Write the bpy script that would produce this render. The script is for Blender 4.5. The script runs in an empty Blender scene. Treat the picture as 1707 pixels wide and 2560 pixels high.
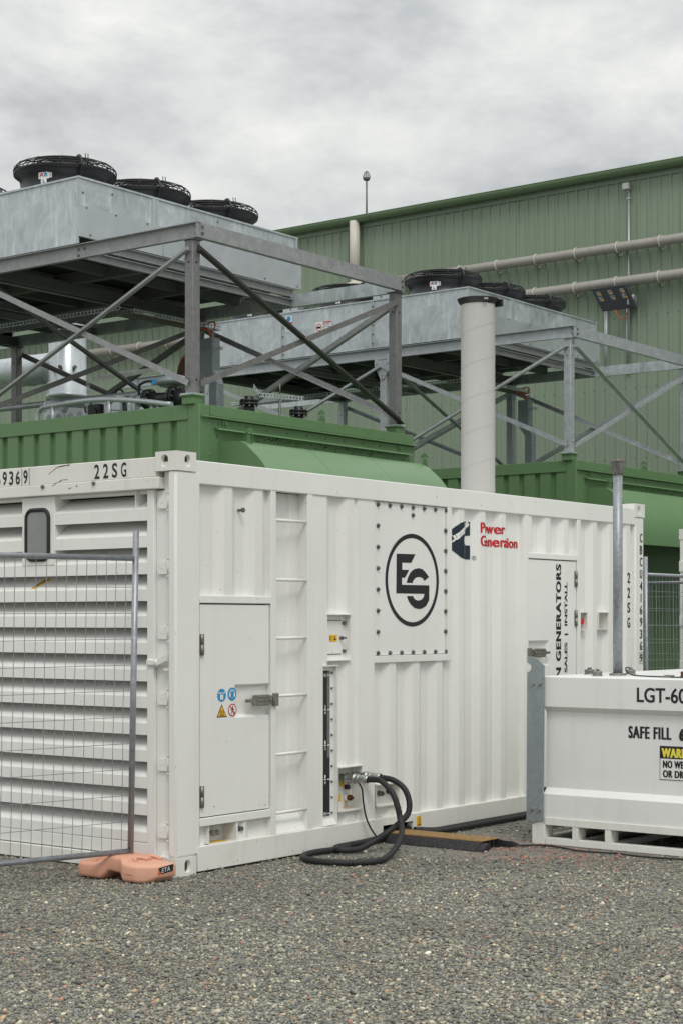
import bpy, bmesh, math, random
import numpy as np
from mathutils import Vector, Matrix
random.seed(7)
S = bpy.context.scene
COL = S.collection
R = math.radians

# ------------------------------------------------------------------ camera
cam_d = bpy.data.cameras.new("camera")
cam = bpy.data.objects.new("camera", cam_d)
COL.objects.link(cam)
cam.location = (-7.5656, -7.0609, 1.561)
cam.rotation_euler = (R(90), 0, math.atan2(-0.79371, 0.60830))
cam_d.sensor_fit = 'VERTICAL'
cam_d.sensor_height = 24.0
cam_d.sensor_width = 24.0
cam_d.lens = 24.0 * 4250 / 2560
cam_d.shift_y = (1551 - 1280) / 2560
cam_d.clip_start = 0.1
cam_d.clip_end = 2000
S.camera = cam

# ------------------------------------------------------------------ sky, sun, exposure
SUN_EL, SUN_AZ = R(52), math.atan2(-0.75, -0.66)     # behind the photographer
w = bpy.data.worlds.new("World")
S.world = w
w.use_nodes = True
nt = w.node_tree
nt.nodes.clear()
def N(tree, t, **kw):
    n = tree.nodes.new(t)
    for k, v in kw.items():
        if hasattr(n, k):
            setattr(n, k, v)
    return n
out = N(nt, 'ShaderNodeOutputWorld')
bg = N(nt, 'ShaderNodeBackground')
bg.inputs['Strength'].default_value = 0.1
sky = N(nt, 'ShaderNodeTexSky', sky_type='NISHITA', sun_disc=False)
sky.sun_elevation = SUN_EL
sky.sun_rotation = math.pi / 2 - SUN_AZ
tc = N(nt, 'ShaderNodeTexCoord')
sep = N(nt, 'ShaderNodeSeparateXYZ')
nt.links.new(tc.outputs['Generated'], sep.inputs[0])
def M(tree, op, a, b=None, clamp=False):
    n = N(tree, 'ShaderNodeMath', operation=op, use_clamp=clamp)
    for i, v in enumerate((a, b)):
        if v is None: continue
        if isinstance(v, (int, float)): n.inputs[i].default_value = v
        else: tree.links.new(v, n.inputs[i])
    return n.outputs[0]
zc = M(nt, 'MAXIMUM', sep.outputs[2], 0.0)
mp = N(nt, 'ShaderNodeMapping')
mp.inputs['Scale'].default_value = (1, 1, 2.0)
mp.inputs['Location'].default_value = (3.17, 1.35, 0.4)
nt.links.new(tc.outputs['Generated'], mp.inputs[0])
n1 = N(nt, 'ShaderNodeTexNoise'); n1.inputs['Scale'].default_value = 9.5
n1.inputs['Detail'].default_value = 10; n1.inputs['Roughness'].default_value = 0.60; n1.inputs['Distortion'].default_value = 0.12
n2 = N(nt, 'ShaderNodeTexNoise'); n2.inputs['Scale'].default_value = 3.4
n2.inputs['Detail'].default_value = 5; n2.inputs['Roughness'].default_value = 0.5
nt.links.new(mp.outputs[0], n1.inputs['Vector']); nt.links.new(mp.outputs[0], n2.inputs['Vector'])
mixn = M(nt, 'ADD', M(nt, 'MULTIPLY', n1.outputs[0], 0.72), M(nt, 'MULTIPLY', n2.outputs[0], 0.28))
ramp = N(nt, 'ShaderNodeValToRGB')
cr = ramp.color_ramp
cr.elements[0].position = 0.34; cr.elements[0].color = (4.9, 5.1, 5.25, 1)
cr.elements[1].position = 0.66; cr.elements[1].color = (9.0, 9.0, 8.6, 1)
e = cr.elements.new(0.50); e.color = (7.0, 7.1, 6.98, 1)
nt.links.new(mixn, ramp.inputs[0])
# brighter cloud towards the zenith (overcast luminance distribution), pale band near the horizon
up = M(nt, 'MULTIPLY', M(nt, 'POWER', zc, 1.6), 1.15)
lum = M(nt, 'ADD', up, 0.93)
hz = M(nt, 'MULTIPLY', M(nt, 'POWER', M(nt, 'SUBTRACT', 1.0, zc), 14.0), 0.07)
lum = M(nt, 'ADD', lum, hz)
cl = N(nt, 'ShaderNodeVectorMath', operation='SCALE')
nt.links.new(ramp.outputs[0], cl.inputs[0]); nt.links.new(lum, cl.inputs['Scale'])
mx = N(nt, 'ShaderNodeMix', data_type='RGBA')
mx.inputs[0].default_value = 0.94
nt.links.new(sky.outputs[0], mx.inputs[6]); nt.links.new(cl.outputs[0], mx.inputs[7])
nt.links.new(mx.outputs[2], bg.inputs['Color'])
nt.links.new(bg.outputs[0], out.inputs[0])

sun_d = bpy.data.lights.new("sun", 'SUN')
sun_d.energy = 1.25
sun_d.angle = R(20)
sun_d.color = (1.0, 0.965, 0.91)
sun = bpy.data.objects.new("sun", sun_d)
COL.objects.link(sun)
sd = Vector((math.cos(SUN_EL) * math.cos(SUN_AZ), math.cos(SUN_EL) * math.sin(SUN_AZ), math.sin(SUN_EL)))
sun.rotation_euler = sd.to_track_quat('Z', 'Y').to_euler()

S.view_settings.view_transform = 'Standard'
S.view_settings.look = 'None'
S.view_settings.exposure = 0.0
S.view_settings.gamma = 1.0
S.view_settings.use_curve_mapping = False

# ------------------------------------------------------------------ materials
def newmat(name):
    m = bpy.data.materials.new(name); m.use_nodes = True
    t = m.node_tree; t.nodes.clear()
    o = N(t, 'ShaderNodeOutputMaterial'); b = N(t, 'ShaderNodeBsdfPrincipled')
    t.links.new(b.outputs[0], o.inputs[0])
    return m, t, b
def noise(t, scale, detail=4, rough=0.55, vec=None, stretch=None, dist=0.0, rot=None):
    n = N(t, 'ShaderNodeTexNoise')
    n.inputs['Scale'].default_value = scale; n.inputs['Detail'].default_value = detail
    n.inputs['Roughness'].default_value = rough; n.inputs['Distortion'].default_value = dist
    c = N(t, 'ShaderNodeTexCoord')
    if stretch or rot:
        m = N(t, 'ShaderNodeMapping')
        if stretch: m.inputs['Scale'].default_value = stretch
        if rot: m.inputs['Rotation'].default_value = rot
        t.links.new(c.outputs['Object'], m.inputs[0]); t.links.new(m.outputs[0], n.inputs['Vector'])
    else:
        t.links.new(c.outputs['Object'], n.inputs['Vector'])
    return n.outputs[0]
def rampf(t, fac, stops):
    r = N(t, 'ShaderNodeValToRGB'); cr = r.color_ramp
    while len(cr.elements) < len(stops): cr.elements.new(0.5)
    for e, (p, c) in zip(cr.elements, stops):
        e.position = p; e.color = (c[0], c[1], c[2], 1) if hasattr(c, '__len__') else (c, c, c, 1)
    t.links.new(fac, r.inputs[0])
    return r.outputs[0]
def mixc(t, fac, a, b, mode='MIX'):
    n = N(t, 'ShaderNodeMix', data_type='RGBA', blend_type=mode)
    for i, v in ((0, fac), (6, a), (7, b)):
        if isinstance(v, (int, float)): n.inputs[i].default_value = v
        elif isinstance(v, tuple): n.inputs[i].default_value = (v[0], v[1], v[2], 1)
        else: t.links.new(v, n.inputs[i])
    return n.outputs[2]
def bump(t, b, h, strength=0.2, dist=0.01):
    n = N(t, 'ShaderNodeBump'); n.inputs['Strength'].default_value = strength; n.inputs['Distance'].default_value = dist
    t.links.new(h, n.inputs['Height']); t.links.new(n.outputs[0], b.inputs['Normal'])
def paint(name, col, rough=0.42, dirt=0.10, dirtcol=(0.42, 0.38, 0.30), specks=0.0, rust=0.0, spec=0.4, wav=0.05, faded=None):
    m, t, b = newmat(name)
    c = mixc(t, rampf(t, noise(t, 1.3, 3), [(0.3, 0.0), (0.7, 1.0)]), col, tuple(x * 0.94 for x in col))
    if faded:
        c = mixc(t, rampf(t, noise(t, 0.5, 3, stretch=(1, 1, 0.3)), [(0.35, 0.0), (0.7, 1.0)]), c, faded)
    streak = rampf(t, noise(t, 9.0, 5, 0.6, stretch=(1.0, 1.0, 0.05)), [(0.52, 0.0), (0.80, 1.0)])
    c = mixc(t, M(t, 'MULTIPLY', streak, dirt), c, dirtcol)
    blot = rampf(t, noise(t, 3.2, 8, 0.65), [(0.56, 0.0), (0.78, 1.0)])
    c = mixc(t, M(t, 'MULTIPLY', blot, dirt), c, dirtcol)
    if specks:
        sp = rampf(t, noise(t, 75.0, 2, 0.5), [(0.735, 0.0), (0.75, 1.0)])
        c = mixc(t, M(t, 'MULTIPLY', sp, specks), c, (0.10, 0.085, 0.07))
    if rust:
        rs = rampf(t, noise(t, 7.0, 9, 0.7), [(0.70, 0.0), (0.74, 1.0)])
        c = mixc(t, M(t, 'MULTIPLY', rs, rust), c, (0.24, 0.10, 0.04))
    t.links.new(c, b.inputs['Base Color'])
    b.inputs['Roughness'].default_value = rough
    b.inputs['Specular IOR Level'].default_value = spec
    if wav: bump(t, b, noise(t, 4.0, 2), wav, 0.02)
    return m
def galv(name, lo, hi, rough=0.45, metal=0.55, scale=9.0, streaks=0.35):
    m, t, b = newmat(name)
    n = noise(t, scale, 6, 0.65, dist=1.2)
    c = rampf(t, n, [(0.30, lo), (0.70, hi)])
    br = rampf(t, noise(t, 16.0, 4, 0.7, stretch=(1.0, 1.0, 0.16), rot=(0.5, 0.5, 0.2)), [(0.52, 0.0), (0.72, 1.0)])
    c = mixc(t, M(t, 'MULTIPLY', br, streaks), c, tuple(min(1, x * 1.30) for x in hi))
    big = rampf(t, noise(t, 1.1, 4, 0.6), [(0.35, 0.0), (0.70, 1.0)])
    c = mixc(t, M(t, 'MULTIPLY', big, 0.30), c, tuple(x * 0.80 for x in lo))
    t.links.new(c, b.inputs['Base Color'])
    b.inputs['Metallic'].default_value = metal
    rr = rampf(t, n, [(0.3, rough - 0.08), (0.7, rough + 0.10)])
    t.links.new(rr, b.inputs['Roughness'])
    bump(t, b, noise(t, 2.2, 3), 0.10, 0.02)
    return m
def plain(name, col, rough=0.5, metal=0.0, var=0.15, scale=25.0, spec=0.4, bmp=0.0):
    m, t, b = newmat(name)
    c = mixc(t, rampf(t, noise(t, scale, 4), [(0.35, 0.0), (0.65, 1.0)]), col, tuple(min(1, x * (1 - var)) for x in col))
    t.links.new(c, b.inputs['Base Color'])
    b.inputs['Roughness'].default_value = rough; b.inputs['Metallic'].default_value = metal
    b.inputs['Specular IOR Level'].default_value = spec
    if bmp: bump(t, b, noise(t, scale * 4, 3), bmp, 0.004)
    return m
WHITE = paint('white_container_paint', (0.81, 0.813, 0.782), 0.42, 0.12, specks=0.7)
WHITE_WORN = paint('worn_white_paint', (0.78, 0.775, 0.73), 0.45, 0.26, specks=0.9, rust=0.55)
WHITE_TANK = paint('white_tank_paint', (0.80, 0.81, 0.795), 0.38, 0.14, specks=0.4)
WHITE_SKID = paint('chipped_skid_paint', (0.79, 0.79, 0.745), 0.45, 0.25, specks=0.8, rust=0.8)
GREEN = paint('green_enclosure_paint', (0.100, 0.192, 0.080), 0.42, 0.25, (0.055, 0.09, 0.045), specks=0.4, faded=(0.122, 0.212, 0.104), spec=0.3)
HOODG = paint('green_hood_paint', (0.122, 0.232, 0.104), 0.36, 0.18, (0.09, 0.17, 0.08), specks=0.15, faded=(0.142, 0.252, 0.124))
SHED = paint('sage_steel_cladding', (0.222, 0.290, 0.210), 0.50, 0.35, (0.175, 0.225, 0.16), specks=0.15, wav=0.03, faded=(0.242, 0.308, 0.23))
def shed_detail():
    t = SHED.node_tree; b = [n for n in t.nodes if n.type == 'BSDF_PRINCIPLED'][0]
    src = b.inputs['Base Color'].links[0].from_socket
    c = N(t, 'ShaderNodeTexCoord'); sp = N(t, 'ShaderNodeSeparateXYZ'); t.links.new(c.outputs['Object'], sp.inputs[0])
    fy = M(t, 'ABSOLUTE', M(t, 'SUBTRACT', M(t, 'FRACT', M(t, 'DIVIDE', M(t, 'ADD', sp.outputs[1], 24.075), 0.2115)), 0.5))
    fz = M(t, 'ABSOLUTE', M(t, 'SUBTRACT', M(t, 'FRACT', M(t, 'DIVIDE', sp.outputs[2], 1.28)), 0.5))
    dot = M(t, 'MULTIPLY', M(t, 'LESS_THAN', fy, 0.055), M(t, 'LESS_THAN', fz, 0.010))
    lap = M(t, 'LESS_THAN', M(t, 'ABSOLUTE', M(t, 'SUBTRACT', M(t, 'FRACT', M(t, 'DIVIDE', M(t, 'ADD', sp.outputs[1], 24.0), 0.846)), 0.23)), 0.006)
    sheet_n = N(t, 'ShaderNodeTexWhiteNoise', noise_dimensions='1D'); t.links.new(M(t, 'FLOOR', M(t, 'DIVIDE', M(t, 'ADD', sp.outputs[1], 23.805), 0.846)), sheet_n.inputs['W'])
    col = mixc(t, M(t, 'MULTIPLY', sheet_n.outputs[0], 0.22), src, (0.165, 0.20, 0.15))
    col = mixc(t, M(t, 'MULTIPLY', lap, 0.6), col, (0.07, 0.09, 0.06))
    col = mixc(t, M(t, 'MULTIPLY', dot, 0.8), col, (0.05, 0.06, 0.045))
    t.links.new(col, b.inputs['Base Color'])
shed_detail()
GUTTER = paint('gutter_green_paint', (0.14, 0.215, 0.12), 0.40, 0.15, (0.10, 0.14, 0.09))
GALV = galv('bright_galvanised_sheet', (0.36, 0.405, 0.43), (0.63, 0.675, 0.695), 0.40, 0.45, 3.6, 0.60)
GALV2 = galv('smooth_galvanised_panel', (0.45, 0.49, 0.51), (0.53, 0.57, 0.59), 0.38, 0.50, 4.0, 0.06)
DUCTM = galv('shiny_duct_sheet', (0.40, 0.44, 0.465), (0.60, 0.64, 0.66), 0.32, 0.40, 4.0, 0.5)
COLS = galv('dark_column_steel', (0.15, 0.151, 0.15), (0.235, 0.237, 0.236), 0.50, 0.35, 18.0, 0.15)
NEARBLK = galv('shade_painted_brace', (0.022, 0.021, 0.019), (0.040, 0.038, 0.034), 0.60, 0.0, 14.0, 0.15)  # near-black puts the shade inside the downward-facing angle into the colour
PALES = galv('fresh_galvanised_beam', (0.34, 0.37, 0.39), (0.50, 0.53, 0.55), 0.45, 0.45, 12.0, 0.2)
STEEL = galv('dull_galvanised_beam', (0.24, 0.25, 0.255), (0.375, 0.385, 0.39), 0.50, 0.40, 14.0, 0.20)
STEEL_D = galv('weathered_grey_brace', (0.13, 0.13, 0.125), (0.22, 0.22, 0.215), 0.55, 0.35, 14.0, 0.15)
PIPEG = galv('fence_tube_zinc', (0.24, 0.255, 0.28), (0.42, 0.44, 0.47), 0.40, 0.55, 22.0, 0.3)
PLATEG = galv('grey_zinc_plate', (0.26, 0.305, 0.325), (0.36, 0.405, 0.425), 0.45, 0.40, 18.0, 0.15)
VENTG = galv('speckled_zinc_pipe', (0.20, 0.22, 0.235), (0.40, 0.43, 0.45), 0.42, 0.45, 45.0, 0.1)
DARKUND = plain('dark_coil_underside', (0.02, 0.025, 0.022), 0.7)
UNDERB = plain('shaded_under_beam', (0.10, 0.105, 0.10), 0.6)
BLACK = plain('black_fan_plastic', (0.018, 0.018, 0.021), 0.38)
BLACKW = plain('black_wire', (0.015, 0.015, 0.017), 0.45)
RUBBER = plain('black_rubber_hose', (0.022, 0.022, 0.024), 0.62, bmp=0.15)
INK = plain('black_lettering', (0.016, 0.017, 0.021), 0.45, var=0.05)
NAVY = plain('navy_emblem', (0.016, 0.027, 0.045), 0.35, var=0.25, scale=6)
RED = plain('red_lettering', (0.56, 0.022, 0.03), 0.4, var=0.05)
WHITEI = plain('white_lettering', (0.80, 0.80, 0.78), 0.45, var=0.03)
YELL = plain('yellow_sticker', (0.80, 0.46, 0.015), 0.45, var=0.06)
PALEY = plain('pale_yellow_lettering', (0.83, 0.72, 0.10), 0.45, var=0.03)
BLUE = plain('blue_sticker', (0.02, 0.27, 0.56), 0.4, var=0.06)
ORANGE = plain('orange_cable', (0.75, 0.13, 0.03), 0.5)
CHROME = plain('plated_fitting', (0.46, 0.48, 0.46), 0.30, 0.8, 0.3)
BOLT = plain('dull_bolt', (0.20, 0.20, 0.19), 0.42, 0.6, 0.3)
LATCHM = plain('cast_latch_metal', (0.30, 0.29, 0.26), 0.40, 0.7, 0.3)
VOID = plain('dark_interior', (0.006, 0.006, 0.006), 0.9)
RUSTY = plain('rusty_iron', (0.16, 0.075, 0.04), 0.8, 0.1, 0.5)
RUSTST = paint('rust_stained_paint', (0.58, 0.49, 0.38), 0.6, 0.5, (0.35, 0.22, 0.12), specks=0.9)
GASKET = plain('black_gasket', (0.02, 0.02, 0.02), 0.5)
GLASS = plain('grey_window_glass', (0.26, 0.27, 0.265), 0.12, 0.0, 0.2, 3.0, 0.6)
RAMPY = plain('ochre_ramp_lid', (0.36, 0.225, 0.085), 0.65, 0.0, 0.35, 30, bmp=0.3)
RAMPB = plain('black_ramp_rubber', (0.028, 0.027, 0.031), 0.55, 0.0, 0.3, 20, bmp=0.4)
PVC = paint('grey_pvc_pipe', (0.335, 0.325, 0.30), 0.45, 0.45, (0.27, 0.17, 0.11), wav=0)
PVCW = paint('white_pipe_fitting', (0.60, 0.58, 0.51), 0.45, 0.15, wav=0)
DUCT = paint('dusty_spiral_duct', (0.47, 0.465, 0.45), 0.45, 0.30, (0.36, 0.33, 0.28), specks=0.5, wav=0.08)
TERRA = paint('faded_orange_plastic', (0.66, 0.315, 0.205), 0.50, 0.28, (0.44, 0.22, 0.13), wav=0.1, faded=(0.70, 0.40, 0.295))
GREYS = plain('grey_gauge_panel', (0.16, 0.165, 0.15), 0.5)
GAUGEB = plain('black_gauge_strip', (0.02, 0.022, 0.026), 0.35)
LED = plain('lamp_cell_silver', (0.42, 0.46, 0.47), 0.25, 0.3, 0.6, 30)
AMBER = plain('amber_lamp_chip', (0.85, 0.38, 0.03), 0.4)
CASE = plain('dark_grey_casting', (0.062, 0.066, 0.076), 0.45)
LGREY = plain('light_grey_box', (0.52, 0.52, 0.53), 0.5)
CAPM = plain('weathered_brown_cap', (0.25, 0.24, 0.225), 0.6, 0.2, 0.4)

# ------------------------------------------------------------------ mesh helpers
def crom(pts, n=8):
    P = [Vector(p) for p in pts]; P = [P[0] * 2 - P[1]] + P + [P[-1] * 2 - P[-2]]
    o = []
    for i in range(1, len(P) - 2):
        a, b, c, d = P[i - 1:i + 3]
        for k in range(n):
            t = k / n
            o.append(0.5 * ((2 * b) + (c - a) * t + (2 * a - 5 * b + 4 * c - d) * t * t + (3 * b - a - 3 * c + d) * t ** 3))
    o.append(P[-2]); return o
class MB:
    def __init__(s): s.bm = bmesh.new()
    def face(s, vs, m=0, smooth=False):
        try:
            f = s.bm.faces.new(vs); f.material_index = m; f.smooth = smooth; return f
        except ValueError: return None
    def poly(s, pts, m=0):
        f = s.face([s.bm.verts.new(p) for p in pts], m)
        if f and len(pts) > 4: f.normal_update(); bmesh.ops.triangulate(s.bm, faces=[f], ngon_method='EAR_CLIP')
        return s
    def box(s, a, b, m=0, bev=0.0):
        x0, y0, z0 = [min(p, q) for p, q in zip(a, b)]; x1, y1, z1 = [max(p, q) for p, q in zip(a, b)]
        v = [s.bm.verts.new(p) for p in ((x0,y0,z0),(x1,y0,z0),(x1,y1,z0),(x0,y1,z0),(x0,y0,z1),(x1,y0,z1),(x1,y1,z1),(x0,y1,z1))]
        fs = [s.face([v[i] for i in q], m) for q in ((3,2,1,0),(4,5,6,7),(0,1,5,4),(1,2,6,5),(2,3,7,6),(3,0,4,7))]
        if bev:
            es = list({e for f in fs for e in f.edges})
            r = bmesh.ops.bevel(s.bm, geom=es, offset=bev, segments=2, profile=0.5, affect='EDGES')
            for f in r['faces']: f.material_index = m; f.smooth = True
        return s
    def prism(s, pts, axis, a0, a1, m=0, smooth=False):
        def P(p, a):
            return {'x': (a, p[0], p[1]), 'y': (p[0], a, p[1]), 'z': (p[0], p[1], a)}[axis]
        A = [s.bm.verts.new(P(p, a0)) for p in pts]; B = [s.bm.verts.new(P(p, a1)) for p in pts]
        n = len(pts); fs = []
        for i in range(n): fs.append(s.face([A[i], A[(i+1) % n], B[(i+1) % n], B[i]], m, smooth))
        c = [s.face(A[::-1], m), s.face(B, m)]
        fs += c
        if n > 4:
            for f in c: f.normal_update()
            fs = [f for f in fs if f not in c] + bmesh.ops.triangulate(s.bm, faces=c, ngon_method='EAR_CLIP')['faces']
        bmesh.ops.recalc_face_normals(s.bm, faces=[f for f in fs if f and f.is_valid])
        return s
    def frame(s, p0, p1):
        d = (Vector(p1) - Vector(p0)).normalized()
        u = d.cross(Vector((0, 0, 1)))
        if u.length < 1e-4: u = Vector((1, 0, 0))
        u.normalize(); return d, u, d.cross(u)
    def cyl(s, p0, p1, r, n=16, m=0, r2=None, caps=True, smooth=True):
        r2 = r if r2 is None else r2
        d, u, v = s.frame(p0, p1); p0 = Vector(p0); p1 = Vector(p1)
        A = [s.bm.verts.new(p0 + (u * math.cos(a) + v * math.sin(a)) * r) for a in [2*math.pi*i/n for i in range(n)]]
        B = [s.bm.verts.new(p1 + (u * math.cos(a) + v * math.sin(a)) * r2) for a in [2*math.pi*i/n for i in range(n)]]
        for i in range(n): s.face([A[i], A[(i+1) % n], B[(i+1) % n], B[i]], m, smooth)
        if caps: s.face(A[::-1], m); s.face(B, m)
        return s
    def tube(s, pts, r, n=8, m=0, closed=False, caps=True):
        P = [Vector(p) for p in pts]; k = len(P); rings = []; u = None
        for i in range(k):
            a = P[i-1] if (i or closed) else P[0]; b = P[(i+1) % k] if (i < k-1 or closed) else P[-1]
            d = (b - a).normalized()
            if u is None:
                u = d.cross(Vector((0, 0, 1)))
                if u.length < 1e-3: u = d.cross(Vector((1, 0, 0)))
            u = (u - d * u.dot(d)).normalized(); v = d.cross(u)
            rings.append([s.bm.verts.new(P[i] + (u*math.cos(t) + v*math.sin(t)) * r) for t in [2*math.pi*j/n for j in range(n)]])
        for i in range(k if closed else k-1):
            A, B = rings[i], rings[(i+1) % k]
            for j in range(n): s.face([A[j], A[(j+1) % n], B[(j+1) % n], B[j]], m, True)
        if caps and not closed: s.face(rings[0][::-1], m); s.face(rings[-1], m)
        return s
    def lathe(s, prof, c, n=32, m=0, axis='z', smooth=True):
        c = Vector(c); rings = []
        for r, z in prof:
            ring = []
            for i in range(n):
                a = 2*math.pi*i/n; x, y = r*math.cos(a), r*math.sin(a)
                ring.append(s.bm.verts.new(c + Vector({'z': (x, y, z), 'y': (x, z, y), 'x': (z, x, y)}[axis])))
            rings.append(ring)
        fs = []
        for A, B in zip(rings, rings[1:]):
            for i in range(n): fs.append(s.face([A[i], A[(i+1) % n], B[(i+1) % n], B[i]], m, smooth))
        bmesh.ops.recalc_face_normals(s.bm, faces=[f for f in fs if f])
        return s
    def bar(s, p0, p1, side, wv, w1, w2, m=0):
        """box along p0-p1; side/wv = cross-section axes with half sizes w1,w2"""
        p0 = Vector(p0); p1 = Vector(p1); side = Vector(side).normalized(); wv = Vector(wv).normalized()
        q = [side*w1*i + wv*w2*j for i, j in ((-1,-1),(1,-1),(1,1),(-1,1))]
        A = [s.bm.verts.new(p0+x) for x in q]; B = [s.bm.verts.new(p1+x) for x in q]
        fs = [s.face([A[i], A[(i+1)%4], B[(i+1)%4], B[i]], m) for i in range(4)] + [s.face(A[::-1], m), s.face(B, m)]
        bmesh.ops.recalc_face_normals(s.bm, faces=[f for f in fs if f]); return s
    def angle(s, p0, p1, nrm, size=0.05, t=0.006, m=0):
        """L-section along p0-p1: one leg in the plane, one leg along nrm"""
        p0 = Vector(p0); p1 = Vector(p1); nrm = Vector(nrm).normalized(); d = (p1-p0).normalized()
        k = d.cross(nrm).normalized()
        if k.z < 0: k = -k
        s.bar(p0, p1, k, nrm, size/2, t/2, m)
        o = -k*(size/2 - t/2) + nrm*(size/2)
        s.bar(p0+o, p1+o, nrm, k, size/2 - t/2 - 0.0005, t/2, m); return s
    def sheet(s, prof, z0, z1, m=0):
        """upright folded sheet following (x,y) points"""
        A = [s.bm.verts.new((x, y, z0)) for x, y in prof]; B = [s.bm.verts.new((x, y, z1)) for x, y in prof]
        for i in range(len(prof)-1): s.face([A[i], A[i+1], B[i+1], B[i]], m)
        return s
    def cut_sheet(s, prof, z0, z1, holes, m=0):
        """folded sheet with rectangular openings (xa, xb, za, zb)"""
        xs = sorted({h[i] for h in holes for i in (0, 1)}); P = []
        for a, b in zip(prof, prof[1:]):
            P.append(a)
            for x in xs:
                if min(a[0], b[0]) + 1e-6 < x < max(a[0], b[0]) - 1e-6: P.append((x, a[1] + (b[1]-a[1])*(x-a[0])/(b[0]-a[0])))
        P.append(prof[-1])
        for a, b in zip(P, P[1:]):
            mid = (a[0]+b[0])/2; cuts = sorted((h[2], h[3]) for h in holes if h[0] < mid < h[1]); lo = z0
            for za, zb in cuts + [(z1, z1)]:
                s.face([s.bm.verts.new((a[0], a[1], lo)), s.bm.verts.new((b[0], b[1], lo)), s.bm.verts.new((b[0], b[1], za)), s.bm.verts.new((a[0], a[1], za))], m); lo = zb
        return s
    def build(s, name, mats, parent=None, base=None):
        off = Vector(base) if base is not None else Vector()
        q = parent
        while q is not None:
            off += q.location; q = q.parent
        for v in s.bm.verts: v.co -= off
        me = bpy.data.meshes.new(name); s.bm.to_mesh(me); s.bm.free()
        for mt in (mats if isinstance(mats, (list, tuple)) else [mats]): me.materials.append(mt)
        o = bpy.data.objects.new(name, me); COL.objects.link(o)
        if base is not None: o.location = Vector(base)
        if parent is not None: o.parent = parent
        return o
def tag(o, label, cat=None, group=None, kind=None):
    if label: o['label'] = label
    if cat: o['category'] = cat
    if group: o['group'] = group
    if kind: o['kind'] = kind
    return o
def thing(name, label, cat, loc=(0, 0, 0), group=None):
    o = bpy.data.objects.new(name, None); COL.objects.link(o)
    o.location = loc; o.empty_display_size = 0.2
    return tag(o, label, cat, group)
def dup_tree(o, parent=None):
    c = o.copy(); COL.objects.link(c)
    if parent is not None: c.parent = parent
    for ch in list(o.children): dup_tree(ch, c)
    return c
def glyphs(string, bold=0.0, spacing=1.0):
    cu = bpy.data.curves.new('t', 'FONT'); cu.body = string; cu.size = 1.0; cu.offset = bold
    cu.space_character = spacing; cu.resolution_u = 4; cu.fill_mode = 'FRONT'
    ob = bpy.data.objects.new('t', cu); COL.objects.link(ob)
    dg = bpy.context.evaluated_depsgraph_get(); dg.update()
    me = bpy.data.meshes.new_from_object(ob.evaluated_get(dg))
    vs = [v.co.copy() for v in me.vertices]; fs = [tuple(p.vertices) for p in me.polygons]
    bpy.data.objects.remove(ob); bpy.data.curves.remove(cu); bpy.data.meshes.remove(me)
    x0 = min(v.x for v in vs); x1 = max(v.x for v in vs); y0 = min(v.y for v in vs); y1 = max(v.y for v in vs)
    return [((v.x-x0)/(x1-x0), (v.y-y0)/(y1-y0)) for v in vs], fs
def put(mb, string, o, ux, uy, m=0, bold=0.0, spacing=1.0, fat=0.0):
    """letters stretched over the rectangle o, o+ux, o+uy; fat thickens the upright strokes"""
    vs, fs = glyphs(string, bold, spacing); o = Vector(o); ux = Vector(ux); uy = Vector(uy)
    nn = ux.cross(uy).normalized(); d = ux.normalized()
    for k, sh in enumerate((0.0,) if not fat else (-fat, -fat/3, fat/3, fat)):
        V = [mb.bm.verts.new(o + ux*a + uy*b + d*sh + nn*0.00025*k) for a, b in vs]
        for f in fs: mb.face([V[i] for i in f], m)
    return mb
def disc(mb, c, r, nrm_axis, m=0, n=28, ry=None):
    c = Vector(c); ry = r if ry is None else ry
    P = []
    for i in range(n):
        a = 2*math.pi*i/n; p, q = r*math.cos(a), ry*math.sin(a)
        P.append(c + Vector({'y': (p, 0, q), 'x': (0, p, q), 'z': (p, q, 0)}[nrm_axis]))
    mb.poly(P, m)
def ring(mb, c, r0, r1, axis, m=0, n=64):
    c = Vector(c); A = []; B = []
    for i in range(n):
        a = 2*math.pi*i/n; d = Vector({'y': (math.cos(a), 0, math.sin(a)), 'x': (0, math.cos(a), math.sin(a))}[axis])
        A.append(mb.bm.verts.new(c+d*r0)); B.append(mb.bm.verts.new(c+d*r1))
    for i in range(n): mb.face([A[i], A[(i+1)%n], B[(i+1)%n], B[i]], m)

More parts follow.
